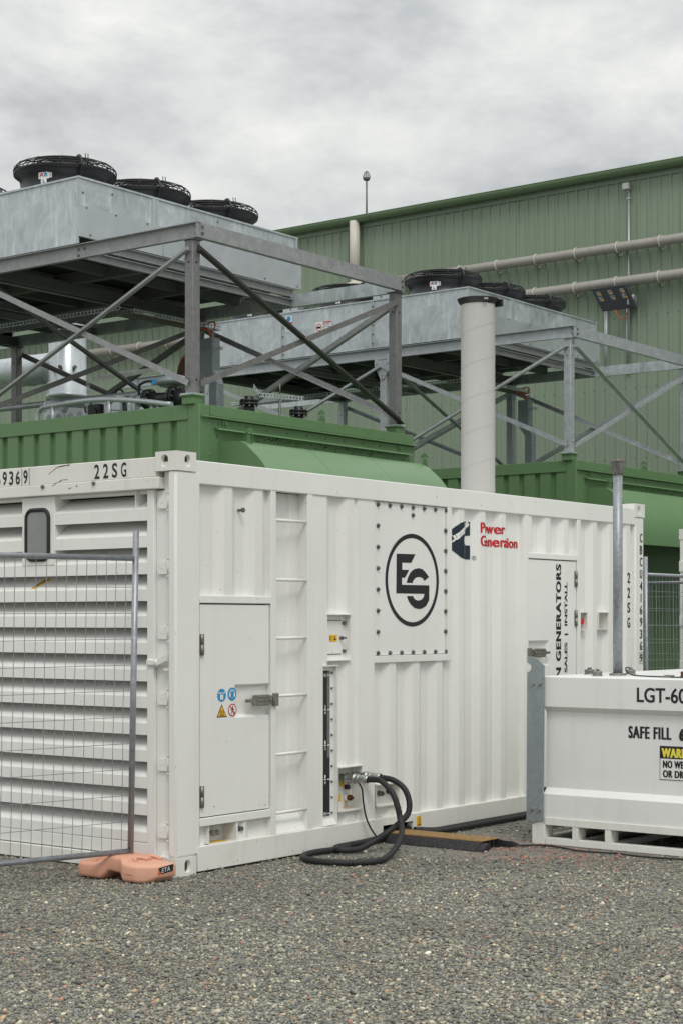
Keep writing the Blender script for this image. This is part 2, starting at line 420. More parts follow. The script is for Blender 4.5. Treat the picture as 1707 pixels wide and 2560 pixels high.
# ------------------------------------------------------------------ ground
def ground_mat():
    m, t, b = newmat('gravel_ground')
    c = N(t, 'ShaderNodeTexCoord')
    def vor(s):
        v = N(t, 'ShaderNodeTexVoronoi'); v.inputs['Scale'].default_value = s
        t.links.new(c.outputs['Object'], v.inputs['Vector']); return v
    v1 = vor(75.0); v2 = vor(170.0)
    pal = [(0.0, (0.05, 0.053, 0.052)), (0.25, (0.11, 0.112, 0.104)), (0.5, (0.19, 0.187, 0.163)), (0.75, (0.27, 0.26, 0.22)), (1.0, (0.38, 0.36, 0.30))]
    s1 = N(t, 'ShaderNodeSeparateColor'); t.links.new(v1.outputs['Color'], s1.inputs[0])
    s2 = N(t, 'ShaderNodeSeparateColor'); t.links.new(v2.outputs['Color'], s2.inputs[0])
    c1 = rampf(t, s1.outputs[0], pal); c2 = rampf(t, s2.outputs[0], pal)
    col = mixc(t, rampf(t, noise(t, 9, 4), [(0.42, 0.0), (0.58, 1.0)]), c1, c2)
    dust = rampf(t, noise(t, 1.4, 6, 0.65), [(0.50, 0.0), (0.72, 0.55)])
    col = mixc(t, dust, col, (0.28, 0.26, 0.212))
    t.links.new(col, b.inputs['Base Color']); b.inputs['Roughness'].default_value = 0.9
    hgt = M(t, 'ADD', M(t, 'MULTIPLY', v1.outputs['Distance'], -0.6), M(t, 'MULTIPLY', v2.outputs['Distance'], -0.4))
    bump(t, b, hgt, 0.9, 0.012)
    return m
g = MB(); g.poly([(-300, -300, 0), (300, -300, 0), (300, 300, 0), (-300, 300, 0)])
ground = g.build('ground', ground_mat()); tag(ground, 'grey crushed gravel yard', 'ground', kind='structure')

def gravel():
    rng = np.random.default_rng(3)
    Rv = np.array([0.6083, -0.79371]); F = np.array([0.79371, 0.6083]); C = np.array([-7.5656, -7.0609])
    # stones in front of and beside the containers, denser close to the photographer
    Z = np.concatenate([rng.uniform(5.9, 8.6, 70000), rng.uniform(8.6, 11.2, 42000), rng.uniform(11.2, 15.2, 18000)])
    X = rng.uniform(-0.62, 0.62, Z.size) * 0.46 * Z
    p = C + Z[:, None]*F + X[:, None]*Rv
    keep = ~((p[:, 0] > 0.02) & (p[:, 1] > 0.02) & (p[:, 1] < 2.42))
    p = p[keep]; n = len(p)
    size = rng.lognormal(math.log(0.0056), 0.40, n).clip(0.003, 0.018)
    bm = bmesh.new(); bmesh.ops.create_icosphere(bm, subdivisions=1, radius=1.0)
    bv = np.array([v.co[:] for v in bm.verts]); bf = np.array([[v.index for v in f.verts] for f in bm.faces]); bm.free()
    nv, nf = len(bv), len(bf)
    V = bv[None] * (1 + rng.uniform(-0.28, 0.28, (n, nv, 1)))
    V = V * (size[:, None] * np.stack([rng.uniform(0.75, 1.35, n), rng.uniform(0.7, 1.1, n), rng.uniform(0.42, 0.75, n)], 1))[:, None, :]
    a = rng.uniform(0, 2*np.pi, n); ca, sa = np.cos(a), np.sin(a)
    x = V[:, :, 0]*ca[:, None] - V[:, :, 1]*sa[:, None]; y = V[:, :, 0]*sa[:, None] + V[:, :, 1]*ca[:, None]
    tilt = rng.normal(0, 0.3, n)
    z = V[:, :, 2] + x*tilt[:, None]
    V = np.stack([x + p[:, :1], y + p[:, 1:], z + (size*0.42)[:, None]], 2)
    pal = np.array([(0.055,0.06,0.07),(0.085,0.09,0.095),(0.12,0.125,0.125),(0.155,0.155,0.145),(0.20,0.195,0.175),(0.26,0.25,0.215),(0.36,0.345,0.30),(0.10,0.12,0.145),(0.27,0.19,0.13),(0.48,0.46,0.41)])
    idx = rng.choice(len(pal), n, p=[.08,.15,.20,.20,.15,.085,.03,.07,.025,.01])
    colr = pal[idx] * rng.uniform(0.62, 1.45, (n, 1)) * np.array([1.58, 1.53, 1.31])
    gx_, gy_ = (p[:, 0]+12)/0.55, (p[:, 1]+12)/0.55; fld = rng.uniform(0.66, 1.28, (64, 64))
    i0, j0 = gx_.astype(int) % 63, gy_.astype(int) % 63; u_, v_ = gx_ % 1, gy_ % 1
    pat = fld[i0, j0]*(1-u_)*(1-v_) + fld[i0+1, j0]*u_*(1-v_) + fld[i0, j0+1]*(1-u_)*v_ + fld[i0+1, j0+1]*u_*v_
    colr = colr * pat[:, None]
    pk = np.exp(-(((p[:, 0]-2.45)/0.42)**2 + ((p[:, 1]+1.05)/0.5)**2)) * 1.6 + 0.012
    isp = rng.uniform(0, 1, n) < pk
    colr[isp] = np.array([0.46, 0.205, 0.15]) * rng.uniform(0.7, 1.2, (isp.sum(), 1))
    me = bpy.data.meshes.new('gravel')
    me.vertices.add(n*nv); me.vertices.foreach_set('co', V.reshape(-1).astype(np.float32))
    idxs = (bf[None] + (np.arange(n)*nv)[:, None, None]).reshape(-1)
    me.loops.add(len(idxs)); me.loops.foreach_set('vertex_index', idxs.astype(np.int32))
    me.polygons.add(n*nf); me.polygons.foreach_set('loop_start', (np.arange(n*nf)*3).astype(np.int32))
    at = me.color_attributes.new('stone', 'FLOAT_COLOR', 'POINT')
    cc = np.ones((n*nv, 4), np.float32); cc[:, :3] = np.repeat(colr, nv, 0); at.data.foreach_set('color', cc.reshape(-1))
    me.update(); me.validate()
    m, t, b = newmat('gravel_stone')
    ca_ = N(t, 'ShaderNodeVertexColor'); ca_.layer_name = 'stone'
    c = mixc(t, rampf(t, noise(t, 160, 3), [(0.35, 0.0), (0.7, 0.5)]), ca_.outputs[0], (0.27, 0.255, 0.21))
    t.links.new(c, b.inputs['Base Color']); b.inputs['Roughness'].default_value = 0.85
    me.materials.append(m)
    o = bpy.data.objects.new('gravel', me); COL.objects.link(o)
    tag(o, 'loose grey gravel stones with a few pink chips', 'gravel', kind='stuff')
gravel()

# ------------------------------------------------------------------ white generator container
L_, W_, H_ = 6.058, 2.438, 2.591
gc = thing('generator_container', 'white generator container with louvred end doors and round black emblem on its long side', 'container')
YO, YI = 0.012, 0.048          # outer and inner faces of the corrugated side
def corr(x0, x1, ends, flat=0.072, slope=0.07):
    P = []
    for e in ends:
        for x, y in ((e-flat-slope, YI), (e-flat, YO), (e, YO), (e+slope, YI)):
            P.append((x, y))
    P.sort()
    Q = [p for p in P if x0 < p[0] < x1]
    def yat(x):
        if not P or x <= P[0][0] or x >= P[-1][0]: return YI
        for a, b in zip(P, P[1:]):
            if a[0] <= x <= b[0]: return a[1] + (b[1]-a[1])*(x-a[0])/max(1e-9, b[0]-a[0])
        return YI
    return [(x0, yat(x0))] + Q + [(x1, yat(x1))]
ENDS_D = [3.179, 3.474, 3.769]
PROF_D = corr(3.0, 4.03, ENDS_D)
def yside(x):
    for a, b in zip(PROF_D, PROF_D[1:]):
        if a[0] <= x <= b[0]: return a[1] + (b[1]-a[1])*(x-a[0])/max(1e-9, b[0]-a[0])
    return YO
# corrugated long side
mb = MB()
mb.sheet(corr(0.215, 0.905, [0.529, 0.825]), 1.716, 2.402)
mb.sheet(corr(0.570, 0.912, [0.529, 0.66]), 0.167, 0.287)
mb.sheet([(0.215, YI), (0.312, YI)], 0.167, 0.287)
HOLES = [(1.504, 1.7505, 1.292, 1.598), (1.452, 1.606, 0.172, 1.25), (1.626, 1.886, 0.262, 0.552), (2.062, 2.341, 0.260, 0.401), (4.9395, 5.049, 1.485, 1.625), (5.253, 5.417, 1.488, 1.626)]
mb.cut_sheet([(1.34, YO), (1.423, YO)] + corr(1.424, 1.80, [1.50, 1.797])[1:] + [(1.808, YO), (1.822, 0.03), (1.834, 0.03), (1.85, YO), (2.042, YO)], 0.167, 2.402, HOLES)
mb.cut_sheet(corr(2.042, 3.0, [2.295, 2.59, 2.885]), 0.167, 1.262, HOLES)
mb.sheet(PROF_D + [(4.035, YI), (4.045, YO), (4.10, YO)], 0.167, 2.402)
mb.sheet(corr(4.10, 4.885, [4.159, 4.449, 4.746]), 2.103, 2.402)
mb.cut_sheet(corr(4.938, 5.905, [5.229, 5.518, 5.826]), 0.167, 2.402, HOLES)
mb.sheet([(0.0, W_-0.03), (6.058, W_-0.03)], 0.05, 2.5)
mb.sheet([(6.03, 0.03), (6.03, W_-0.03)], 0.05, 2.5)
mb.build('side_panel', WHITE, gc)
mb = MB().box((0.02, 0.02, 2.50), (6.04, W_-0.02, 2.53)); mb.build('roof', WHITE, gc)
mb = MB().box((0.05, 0.06, 0.10), (6.03, W_-0.05, 0.14)); mb.build('floor_plate', WHITE, gc)
mb = MB()
mb.box((0.150, 0.002, 2.402), (5.915, 0.06, 2.546), bev=0.006); mb.box((0.178, W_-0.06, 2.40), (5.88, W_, 2.546))
mb.build('top_rail', WHITE, gc)
mb = MB()   # bottom rail with an open fork pocket
mb.box((0.195, -0.003, 0.014), (2.128, 0.055, 0.167), bev=0.004); mb.box((2.1275, -0.003, 0.114), (2.4975, 0.055, 0.1665))
mb.box((2.497, -0.003, 0.014), (5.915, 0.055, 0.167), bev=0.004); mb.box((2.1275, -0.003, 0.0145), (2.4975, 0.055, 0.030))
mb.box((0.195, W_-0.055, 0.014), (5.88, W_, 0.167))
mb.build('bottom_rail', WHITE_WORN, gc)
mb = MB()
mb.box((2.1285, 0.30, 0.0305), (2.4965, 0.31, 0.1135)); mb.box((2.1285, 0.056, 0.1125), (2.4965, 0.30, 0.1135)); mb.box((2.1285, 0.056, 0.0305), (2.4965, 0.30, 0.0315))
mb.box((2.1275, 0.056, 0.0305), (2.1285, 0.31, 0.1135)); mb.box((2.4965, 0.056, 0.0305), (2.4975, 0.31, 0.1135))
mb.build('fork_pocket', VOID, gc)
# corner posts
def post(x0, x1, y0, y1, z0=0.118, z1=2.473):
    mb = MB(); mb.box((x0, y0, z0), (x1, y1, z1), bev=0.014); return mb.build('corner_post', WHITE, gc)
post(0.0, 0.222, 0.0, 0.066); post(5.90, 6.058, 0.0, 0.09); post(0.0, 0.2, W_-0.066, W_); post(5.9, 6.058, W_-0.08, W_)
# corner castings with oval holes
def oval(cx, cz, rx, rz, n=20):
    P = []
    for i in range(n):
        a = 2*math.pi*i/n
        P.append((cx + rx*math.cos(a), cz + (rz-rx)*(1 if math.sin(a) > 0 else -1)*(abs(math.sin(a)) > 1e-6) + rx*math.sin(a)))
    return P
def holed(mb, plane, a, b0, b1, c0, c1, hc, hr, depth, sgn):
    """flat face with an oval hole and the hole's inner wall; plane 'x' or 'y' at a"""
    n = 20; ov = oval(hc[0], hc[1], hr[0], hr[1], n)
    V = lambda p, q, o=0: ((a + sgn*o, p, q) if plane == 'x' else (p, a + sgn*o, q))
    I = [mb.bm.verts.new(V(*p)) for p in ov]; D = [mb.bm.verts.new(V(p[0], p[1], depth)) for p in ov]
    O = []
    for p in ov:
        dx, dz = p[0]-hc[0], p[1]-hc[1]
        sx = ((b1-hc[0])/dx if dx > 1e-9 else (b0-hc[0])/dx if dx < -1e-9 else 1e9); sz = ((c1-hc[1])/dz if dz > 1e-9 else (c0-hc[1])/dz if dz < -1e-9 else 1e9)
        k = min(sx, sz); O.append([hc[0]+dx*k, hc[1]+dz*k])
    for cx, cz in ((b0,c0),(b0,c1),(b1,c0),(b1,c1)):      # snap nearest ray hits to the corners
        j = min(range(n), key=lambda i: (O[i][0]-cx)**2 + (O[i][1]-cz)**2); O[j] = [cx, cz]
    O = [mb.bm.verts.new(V(*p)) for p in O]
    for i in range(n):
        j = (i+1) % n
        mb.face([O[i], O[j], I[j], I[i]], 0); mb.face([I[i], I[j], D[j], D[i]], 0, True)
    mb.face(D, 1)
def casting(parent, x0, y0, z0, sx=1, sy=1):
    """x0,y0 = outer corner; extends 0.178 along sx*x and 0.162 along sy*y"""
    t = 0.118; p = 0.006; mb = MB()
    xa, xb = x0 - sx*p, x0 + sx*0.178; ya, yb = y0 - sy*p, y0 + sy*0.165
    za, zb = z0, z0 + t
    holed(mb, 'x', xa, min(ya, yb), max(ya, yb), za, zb, (y0 + sy*0.088, z0+0.06), (0.031, 0.0395), 0.030, sx)
    holed(mb, 'y', ya, min(xa, xb), max(xa, xb), za, zb, (x0 + sx*0.100, z0+0.06), (0.028, 0.0395), 0.030, sy)
    q = [(xa, ya), (xb, ya), (xb, yb), (xa, yb)]
    mb.poly([(x, y, zb) for x, y in q]); mb.poly([(x, y, za) for x, y in q])
    mb.poly([(xb, ya, za), (xb, yb, za), (xb, yb, zb), (xb, ya, zb)]); mb.poly([(xa, yb, za), (xb, yb, za), (xb, yb, zb), (xa, yb, zb)])
    bmesh.ops.remove_doubles(mb.bm, verts=mb.bm.verts, dist=0.0003); bmesh.ops.recalc_face_normals(mb.bm, faces=mb.bm.faces)
    return mb.build('corner_casting', [WHITE_WORN, RUSTY], parent)
for z0 in (0.0, H_-0.118):
    casting(gc, 0, 0, z0); casting(gc, L_, 0, z0, -1, 1); casting(gc, 0, W_, z0, 1, -1); casting(gc, L_, W_, z0, -1, -1)

# --- long side, near door
mb = MB().box((0.222, 0.004, 1.668), (0.905, 0.05, 1.716), bev=0.004); mb.box((0.222, 0.004, 0.287), (0.905, 0.05, 0.338), bev=0.004)
mb.box((0.905, 0.004, 0.167), (0.957, 0.19, 2.402), bev=0.003)
mb.build('door_frame', WHITE, gc)
MB().box((0.8525, 0.044, 0.925), (0.9048, 0.0505, 1.168)).build('latch_backing', WHITE, gc)
MB().box((0.224, 0.052, 0.339), (0.904, 0.06, 1.667)).build('door_gap', VOID, gc)
door = MB()
q = [(0.231, 0.345), (0.892, 0.347), (0.892, 0.930), (0.852, 0.955), (0.852, 1.143), (0.892, 1.166), (0.892, 1.660), (0.231, 1.660)]
# door leaf with pressed latch recess
def leaf(mb, outline, yf, t):
    mb.prism(outline, 'y', yf, yf+t)
mb = door
rx0, rx1, rz0, rz1, rd = 0.556, 0.852, 0.945, 1.155, 0.016
for a, b in (((0.231, 0.345), (0.892, rz0)), ((0.231, rz1), (0.892, 1.660)), ((0.231, rz0), (rx0, rz1))):
    mb.box((a[0], 0.012, a[1]), (b[0], 0.046, b[1]))
mb.box((rx0+0.03, 0.012+rd+0.012, rz0+0.02), (rx1, 0.046, rz1-0.02))
y1, y2 = 0.012, 0.012+rd+0.012
mb.poly([(rx0, y1, rz0), (rx0, y1, rz1), (rx0+0.03, y2, rz1-0.02), (rx0+0.03, y2, rz0+0.02)])
mb.poly([(rx0, y1, rz1), (0.892, y1, rz1), (rx1, y2, rz1-0.02), (rx0+0.03, y2, rz1-0.02)])
mb.poly([(rx0, y1, rz0), (rx0+0.03, y2, rz0+0.02), (rx1, y2, rz0+0.02), (0.892, y1, rz0)])
access = mb.build('access_door', WHITE, gc)
for z in (1.345, 0.405):
    MB().cyl((0.238, 0.002, z), (0.238, 0.002, z+0.065), 0.011, 12).cyl((0.238, 0.002, z+0.067), (0.238, 0.002, z+0.132), 0.011, 12).box((0.226, 0.004, z), (0.262, 0.010, z+0.132)).build('hinge', LATCHM, access)
def latch(parent, x0, zc, flip=1):
    f = lambda x: x0 + flip*x
    mb = MB()
    mb.prism([(f(0.0), zc+0.010), (f(0.06), zc+0.012), (f(0.075), zc+0.034), (f(0.19), zc+0.036), (f(0.25), zc+0.024), (f(0.25), zc-0.024), (f(0.19), zc-0.036), (f(0.075), zc-0.034), (f(0.06), zc-0.010), (f(0.0), zc-0.010)], 'y', -0.022, 0.004)
    for dz in (-0.024, 0.0, 0.024): mb.box((f(0.09), -0.028, zc+dz-0.006), (f(0.20), -0.021, zc+dz+0.006), bev=0.002)
    mb.cyl((f(0.225), -0.030, zc), (f(0.225), -0.018, zc), 0.010, 10)
    mb.box((f(0.268), -0.014, zc-0.042), (f(0.315), 0.003, zc+0.042), bev=0.004)
    for dz in (-0.032, 0.032):
        for dx in (0.277, 0.306): mb.cyl((f(dx), -0.018, zc+dz), (f(dx), -0.012, zc+dz), 0.005, 8)
    mb.box((f(0.24), -0.022, zc-0.014), (f(0.27), -0.006, zc+0.014))
    return mb.build('latch', LATCHM, parent)
latch(access, 0.648, 1.048)
# stickers on the door
YS = 0.0105
mb = MB(); disc(mb, (0.431, YS, 1.092), 0.041, 'y', 0); mb.box((0.417, YS-0.001, 1.065), (0.445, YS-0.0005, 1.093), 1); ring(mb, (0.431, YS-0.0008, 1.098), 0.008, 0.012, 'y', 1, 20)
for sx in (-1, 1):
    for k in range(3): ring(mb, (0.431+sx*(0.014+0.008*k), YS-0.0009, 1.103+0.004*k), 0.0025, 0.0052, 'y', 1, 10)
mb.box((0.4295, YS-0.0016, 1.073), (0.4325, YS-0.0012, 1.085), 0)
mb.build('safety_sticker', [BLUE, WHITEI], access)['label'] = 'round blue sticker with white padlock and chain'
mb = MB(); disc(mb, (0.530, YS, 1.096), 0.042, 'y', 0); ring(mb, (0.530, YS-0.0008, 1.099), 0.021, 0.026, 'y', 1, 28)
for sx in (-1, 1): disc(mb, (0.530+sx*0.022, YS-0.0012, 1.092), 0.007, 'y', 1, 14, 0.014)
disc(mb, (0.530, YS-0.0006, 1.093), 0.017, 'y', 1, 20, 0.024); disc(mb, (0.530, YS-0.0010, 1.093), 0.0155, 'y', 0, 20, 0.022)
mb.build('safety_sticker', [BLUE, WHITEI], access)['label'] = 'round blue sticker with white head wearing ear defenders'
mb = MB(); mb.poly([(0.385, YS, 0.954), (0.480, YS, 0.954), (0.431, YS, 1.036)], 0); mb.poly([(0.394, YS-0.0008, 0.9595), (0.471, YS-0.0008, 0.9595), (0.4315, YS-0.0008, 1.026)], 1)
for dx in (-0.014, 0.0, 0.014): mb.tube([(0.432+dx, YS-0.0016, 0.972), (0.435+dx, YS-0.0016, 0.980), (0.430+dx, YS-0.0016, 0.988), (0.434+dx, YS-0.0016, 0.998)], 0.0018, 4, 0)
mb.box((0.412, YS-0.0018, 0.964), (0.454, YS-0.0014, 0.968), 0)
mb.build('safety_sticker', [INK, YELL], access)['label'] = 'yellow triangle sticker warning of a hot surface'
mb = MB(); disc(mb, (0.532, YS, 0.996), 0.040, 'y', 1); ring(mb, (0.532, YS-0.0008, 0.996), 0.033, 0.040, 'y', 0)
mb.bar((0.509, YS-0.0013, 1.020), (0.556, YS-0.0013, 0.972), (1, 0, 1), (0, 1, 0), 0.0032, 0.0003, 0)
disc(mb, (0.533, YS-0.001, 1.016), 0.0055, 'y', 2, 12)
mb.poly([(0.527, YS-0.001, 1.009), (0.539, YS-0.001, 1.009), (0.538, YS-0.001, 0.990), (0.528, YS-0.001, 0.990)], 2)
for a, b in (((0.530, 0.991), (0.520, 0.970)), ((0.536, 0.991), (0.545, 0.970)), ((0.528, 1.006), (0.518, 0.992)), ((0.538, 1.006), (0.549, 0.995))):
    mb.bar((a[0], YS-0.001, a[1]), (b[0], YS-0.001, b[1]), (1, 0, 0), (0, 1, 0), 0.0028, 0.0002, 2)
mb.build('safety_sticker', [RED, WHITEI, INK], access)['label'] = 'white round sticker with red ring and crossed out walker'
# earth stud box under the door
mb = MB().box((0.312, 0.12, 0.168), (0.568, 0.13, 0.286)).box((0.312, 0.012, 0.167), (0.316, 0.12, 0.286)).box((0.564, 0.012, 0.167), (0.568, 0.12, 0.286)).box((0.312, 0.006, 0.1675), (0.568, 0.12, 0.172))
earth = mb.build('earth_box', WHITE_WORN, gc)
for x in (0.425, 0.468): MB().cyl((x, 0.12, 0.225), (x, 0.065, 0.225), 0.012, 12).cyl((x, 0.085, 0.225), (x, 0.072, 0.225), 0.020, 6, smooth=False).build('stud', CHROME, earth)
MB().box((0.36, 0.030, 0.1722), (0.52, 0.085, 0.1732)).build('warning_sticker', YELL, earth)
MB().cyl((0.63, 0.048, 0.238), (0.63, 0.012, 0.238), 0.015, 6, smooth=False).cyl((0.63, 0.048, 0.238), (0.63, 0.032, 0.238), 0.021, 14).build('bolt', BOLT, gc)
MB().cyl((0.63, 0.048, 2.262), (0.63, 0.005, 2.262), 0.009, 8).cyl((0.63, 0.012, 2.262), (0.63, 0.0, 2.262), 0.017, 6, smooth=False).build('bolt', BOLT, gc)

# --- built-in ladder bay
mb = MB(); mb.sheet([(0.945, 0.105), (1.18, 0.105), (1.20, 0.09), (1.30, 0.09)], 0.167, 2.402)
mb.box((1.286, 0.004, 0.167), (1.34, 0.16, 2.402), bev=0.003)
mb.poly([(0.957, 0.02, 0.168), (1.286, 0.02, 0.168), (1.286, 0.104, 0.30), (0.957, 0.104, 0.30)])
lad = mb.build('ladder_bay', WHITE, gc)
for z in (2.216, 1.827, 1.445, 1.068, 0.686, 0.304):
    MB().cyl((0.957, 0.020, z), (1.286, 0.020, z), 0.011, 10).build('rung', WHITE, lad)

# --- small fuel-switch hatch
mb = MB().box((1.505, 0.045, 1.29), (1.753, 0.05, 1.60)).box((1.50, -0.006, 1.598), (1.756, 0.05, 1.604)).box((1.50, -0.006, 1.286), (1.756, 0.05, 1.292)).box((1.7505, 0.004, 1.292), (1.7545, 0.05, 1.598)).box((1.500, 0.010, 1.292), (1.504, 0.05, 1.598))
hat = mb.build('hatch_recess', WHITE, gc)
MB().box((1.506, 0.0435, 1.328), (1.704, 0.0449, 1.564)).build('hatch_gap', VOID, hat)
lid_ = MB().box((1.506, 0.037, 1.333), (1.700, 0.0434, 1.559), bev=0.002).build('hatch_door', WHITE, hat)
MB().box((1.560, 0.0355, 1.416), (1.646, 0.0365, 1.462)).box((1.566, 0.0345, 1.425), (1.572, 0.0352, 1.454), 1).box((1.580, 0.0345, 1.425), (1.582, 0.0352, 1.455), 1).box((1.606, 0.0345, 1.428), (1.636, 0.0352, 1.434), 1).box((1.616, 0.0345, 1.434), (1.624, 0.0352, 1.452), 1).build('warning_sticker', [YELL, INK], lid_)
MB().cyl((1.686, 0.038, 1.441), (1.686, 0.018, 1.441), 0.013, 10).box((1.684, 0.012, 1.435), (1.718, 0.020, 1.447)).build('catch', BOLT, lid_)
for z in (1.543, 1.350): MB().cyl((1.727, 0.046, z), (1.727, 0.03, z), 0.014, 8, smooth=False).build('bolt', BOLT, hat)

# --- fuel level gauge in its slot
mb = MB().box((1.452, 0.040, 0.20), (1.606, 0.045, 1.25)).box((1.448, 0.0, 1.250), (1.612, 0.045, 1.258)).box((1.606, 0.006, 0.172), (1.611, 0.045, 1.25)).box((1.448, 0.006, 0.172), (1.452, 0.045, 1.25))
mb.poly([(1.452, 0.008, 0.172), (1.606, 0.008, 0.172), (1.606, 0.040, 0.215), (1.452, 0.040, 0.215)])
gau = mb.build('gauge_slot', WHITE, gc)
mb = MB().box((1.470, 0.036, 0.235), (1.566, 0.0395, 1.220), 0).box((1.532, 0.033, 0.63), (1.562, 0.0355, 1.215), 1)
for z, s in ((1.190, 'MAX'), (0.955, '34'), (0.715, '12'), (0.482, '14'), (0.250, 'MIN')):
    mb.box((1.534, 0.032, z-0.003), (1.560, 0.0326, z+0.003), 2)
    if s.isdigit():
        mb.box((1.496, 0.032, z-0.003), (1.522, 0.0326, z+0.003), 2)
        put(mb, s[0], (1.502, 0.0322, z+0.008), (0.014, 0, 0), (0, 0, 0.024), 2, 0.02); put(mb, s[1], (1.502, 0.0322, z-0.032), (0.014, 0, 0), (0, 0, 0.024), 2, 0.02)
    else: put(mb, s, (1.492, 0.0322, z-0.012), (0.034, 0, 0), (0, 0, 0.024), 2, 0.01)
mb.build('fuel_gauge', [GAUGEB, GREYS, WHITEI], gau)
for k in range(10): MB().cyl((1.587, 0.041, 1.205-0.106*k), (1.587, 0.031, 1.205-0.106*k), 0.008, 8).build('bolt', BOLT, gau)

# --- emblem panel with bolted edge
mb = MB().box((2.945, 0.002, 1.262), (3.0, 0.055, 2.402), bev=0.003).box((2.042, 0.002, 1.262), (2.945, 0.055, 1.312), bev=0.003).box((2.02, 0.02, 1.30), (2.046, 0.055, 2.402))
mb.build('panel_frame', WHITE, gc)
pan = MB().box((2.050, 0.020, 1.316), (2.940, 0.030, 2.398)).build('bolted_panel', WHITE, gc)
bx = [2.09+0.1427*i for i in range(7)]
for x, z in [(x, 2.378) for x in bx] + [(x, 1.330) for x in bx] + [(2.517, 2.322)] + [(xx, 1.33+0.1497*k) for k in range(1, 7) for xx in (2.09, 2.946-0.010)]:
    MB().cyl((x, 0.020, z), (x, 0.013, z), 0.016, 12).cyl((x, 0.014, z), (x, 0.004, z), 0.011, 6, smooth=False).build('bolt', BOLT, pan)
E1 = [(2.316,2.038),(2.551,2.041),(2.497,1.977),(2.385,1.976),(2.385,1.925),(2.471,1.925),(2.42,1.868),(2.382,1.868),(2.382,1.817),(2.727,1.818),(2.725,1.709),(2.685,1.666),(2.635,1.648),(2.59,1.643),(2.538,1.652),(2.493,1.675),(2.461,1.704),(2.444,1.737),(2.522,1.737),(2.532,1.721),(2.557,1.709),(2.59,1.705),(2.629,1.713),(2.655,1.732),(2.664,1.755),(2.312,1.755)]
E2 = [(2.439,1.832),(2.455,1.869),(2.487,1.907),(2.532,1.932),(2.59,1.942),(2.642,1.934),(2.687,1.908),(2.723,1.879),(2.665,1.85),(2.642,1.869),(2.616,1.876),(2.587,1.877),(2.553,1.871),(2.525,1.852),(2.515,1.832)]
mb = MB()
for P in (E1, E2): mb.poly([(x, 0.0185, z) for x, z in P])
ring(mb, (2.515, 0.0185, 1.852), 0.304, 0.336, 'y', 0, 96)
mb.build('round_emblem', INK, pan)

# --- blue-black emblem and red words wrapped over the corrugation
def wrap(mb, fn=yside, cuts=(), off=0.0025):
    for c in cuts:
        bmesh.ops.bisect_plane(mb.bm, geom=mb.bm.verts[:] + mb.bm.edges[:] + mb.bm.faces[:], plane_co=(c, 0, 0), plane_no=(1, 0, 0))
    for v in mb.bm.verts: v.co.y += fn(v.co.x) - off
CUTS = [p[0] for p in PROF_D]
mb = MB()
mb.poly([(x, 0, z) for x, z in [(3.012,2.200),(3.030,2.225),(3.080,2.267),(3.125,2.293),(3.201,2.311),(3.313,2.311),(3.313,2.207),(3.274,2.205),(3.225,2.198),(3.185,2.178),(3.176,2.168),(3.185,2.155),(3.215,2.138),(3.253,2.131),(3.313,2.131),(3.313,2.025),(3.233,2.024),(3.160,2.028),(3.110,2.045),(3.062,2.080),(3.020,2.112),(3.012,2.125)]])
wrap(mb, cuts=CUTS); mb.build('navy_emblem', NAVY, gc)
mb = MB(); put(mb, 'Cummins', (3.036, -0.0012, 2.134), (0.262, 0, 0.150), (-0.038, 0, 0.050), 0, 0.02, fat=0.004); wrap(mb, cuts=CUTS); mb.build('lettering', WHITEI, gc)
mb = MB(); put(mb, 'Power', (3.411, 0, 2.232), (0.343, 0, 0), (0, 0, 0.080), 0, 0.012, 1.06, fat=0.0040); wrap(mb, cuts=CUTS); mb.build('lettering', RED, gc)
mb = MB(); put(mb, 'Generation', (3.411, 0, 2.131), (0.585, 0, 0), (0, 0, 0.082), 0, 0.012, 1.06, fat=0.0040)
wrap(mb, cuts=CUTS); mb.build('lettering', RED, gc)
mb = MB(); ring(mb, (3.352, 0, 2.037), 0.014, 0.017, 'y', 0, 24); put(mb, 'R', (3.345, 0, 2.028), (0.014, 0, 0), (0, 0, 0.018), 0, 0.0); wrap(mb, cuts=CUTS); mb.build('registered_mark', INK, gc)

# --- fuel-hose recess and valve recess low on the side
def recess(x0, x1, z0, z1, d, m):
    mb = MB().box((x0, d, z0), (x1, d+0.006, z1)).box((x0, -0.004, z1-0.004), (x1, d, z1+0.004)).box((x0, -0.010, z0-0.006), (x1, d, z0+0.004))
    mb.box((x0, YO-0.003, z0+0.004), (x0+0.004, d, z1-0.004)).box((x1-0.004, YO-0.003, z0+0.004), (x1, d, z1-0.004))
    return mb.build('valve_recess', m, gc)
ra = recess(1.622, 1.890, 0.258, 0.556, 0.100, WHITE_WORN); rb = recess(2.058, 2.345, 0.256, 0.405, 0.090, WHITE_WORN)
MB().box((1.762, 0.0975, 0.412), (1.805, 0.0995, 0.455)).build('warning_sticker', YELL, ra)
MB().box((1.735, 0.0975, 0.310), (1.768, 0.0995, 0.358)).build('warning_sticker', YELL, ra)
MB().cyl((1.822, 0.10, 0.405), (1.822, 0.070, 0.405), 0.017, 14).tube(crom([(1.822, 0.080, 0.42), (1.824, 0.07, 0.44), (1.826, 0.06, 0.462)]), 0.003, 6).build('valve_cap', BLACK, ra)
MB().cyl((1.822, 0.10, 0.332), (1.822, 0.074, 0.332), 0.026, 18).cyl((1.822, 0.074, 0.332), (1.822, 0.050, 0.332), 0.020, 18, 1).cyl((1.822, 0.05, 0.332), (1.822, 0.034, 0.332), 0.011, 6, 1, smooth=False).build('drain_plug', [WHITE_WORN, RUSTY], ra)
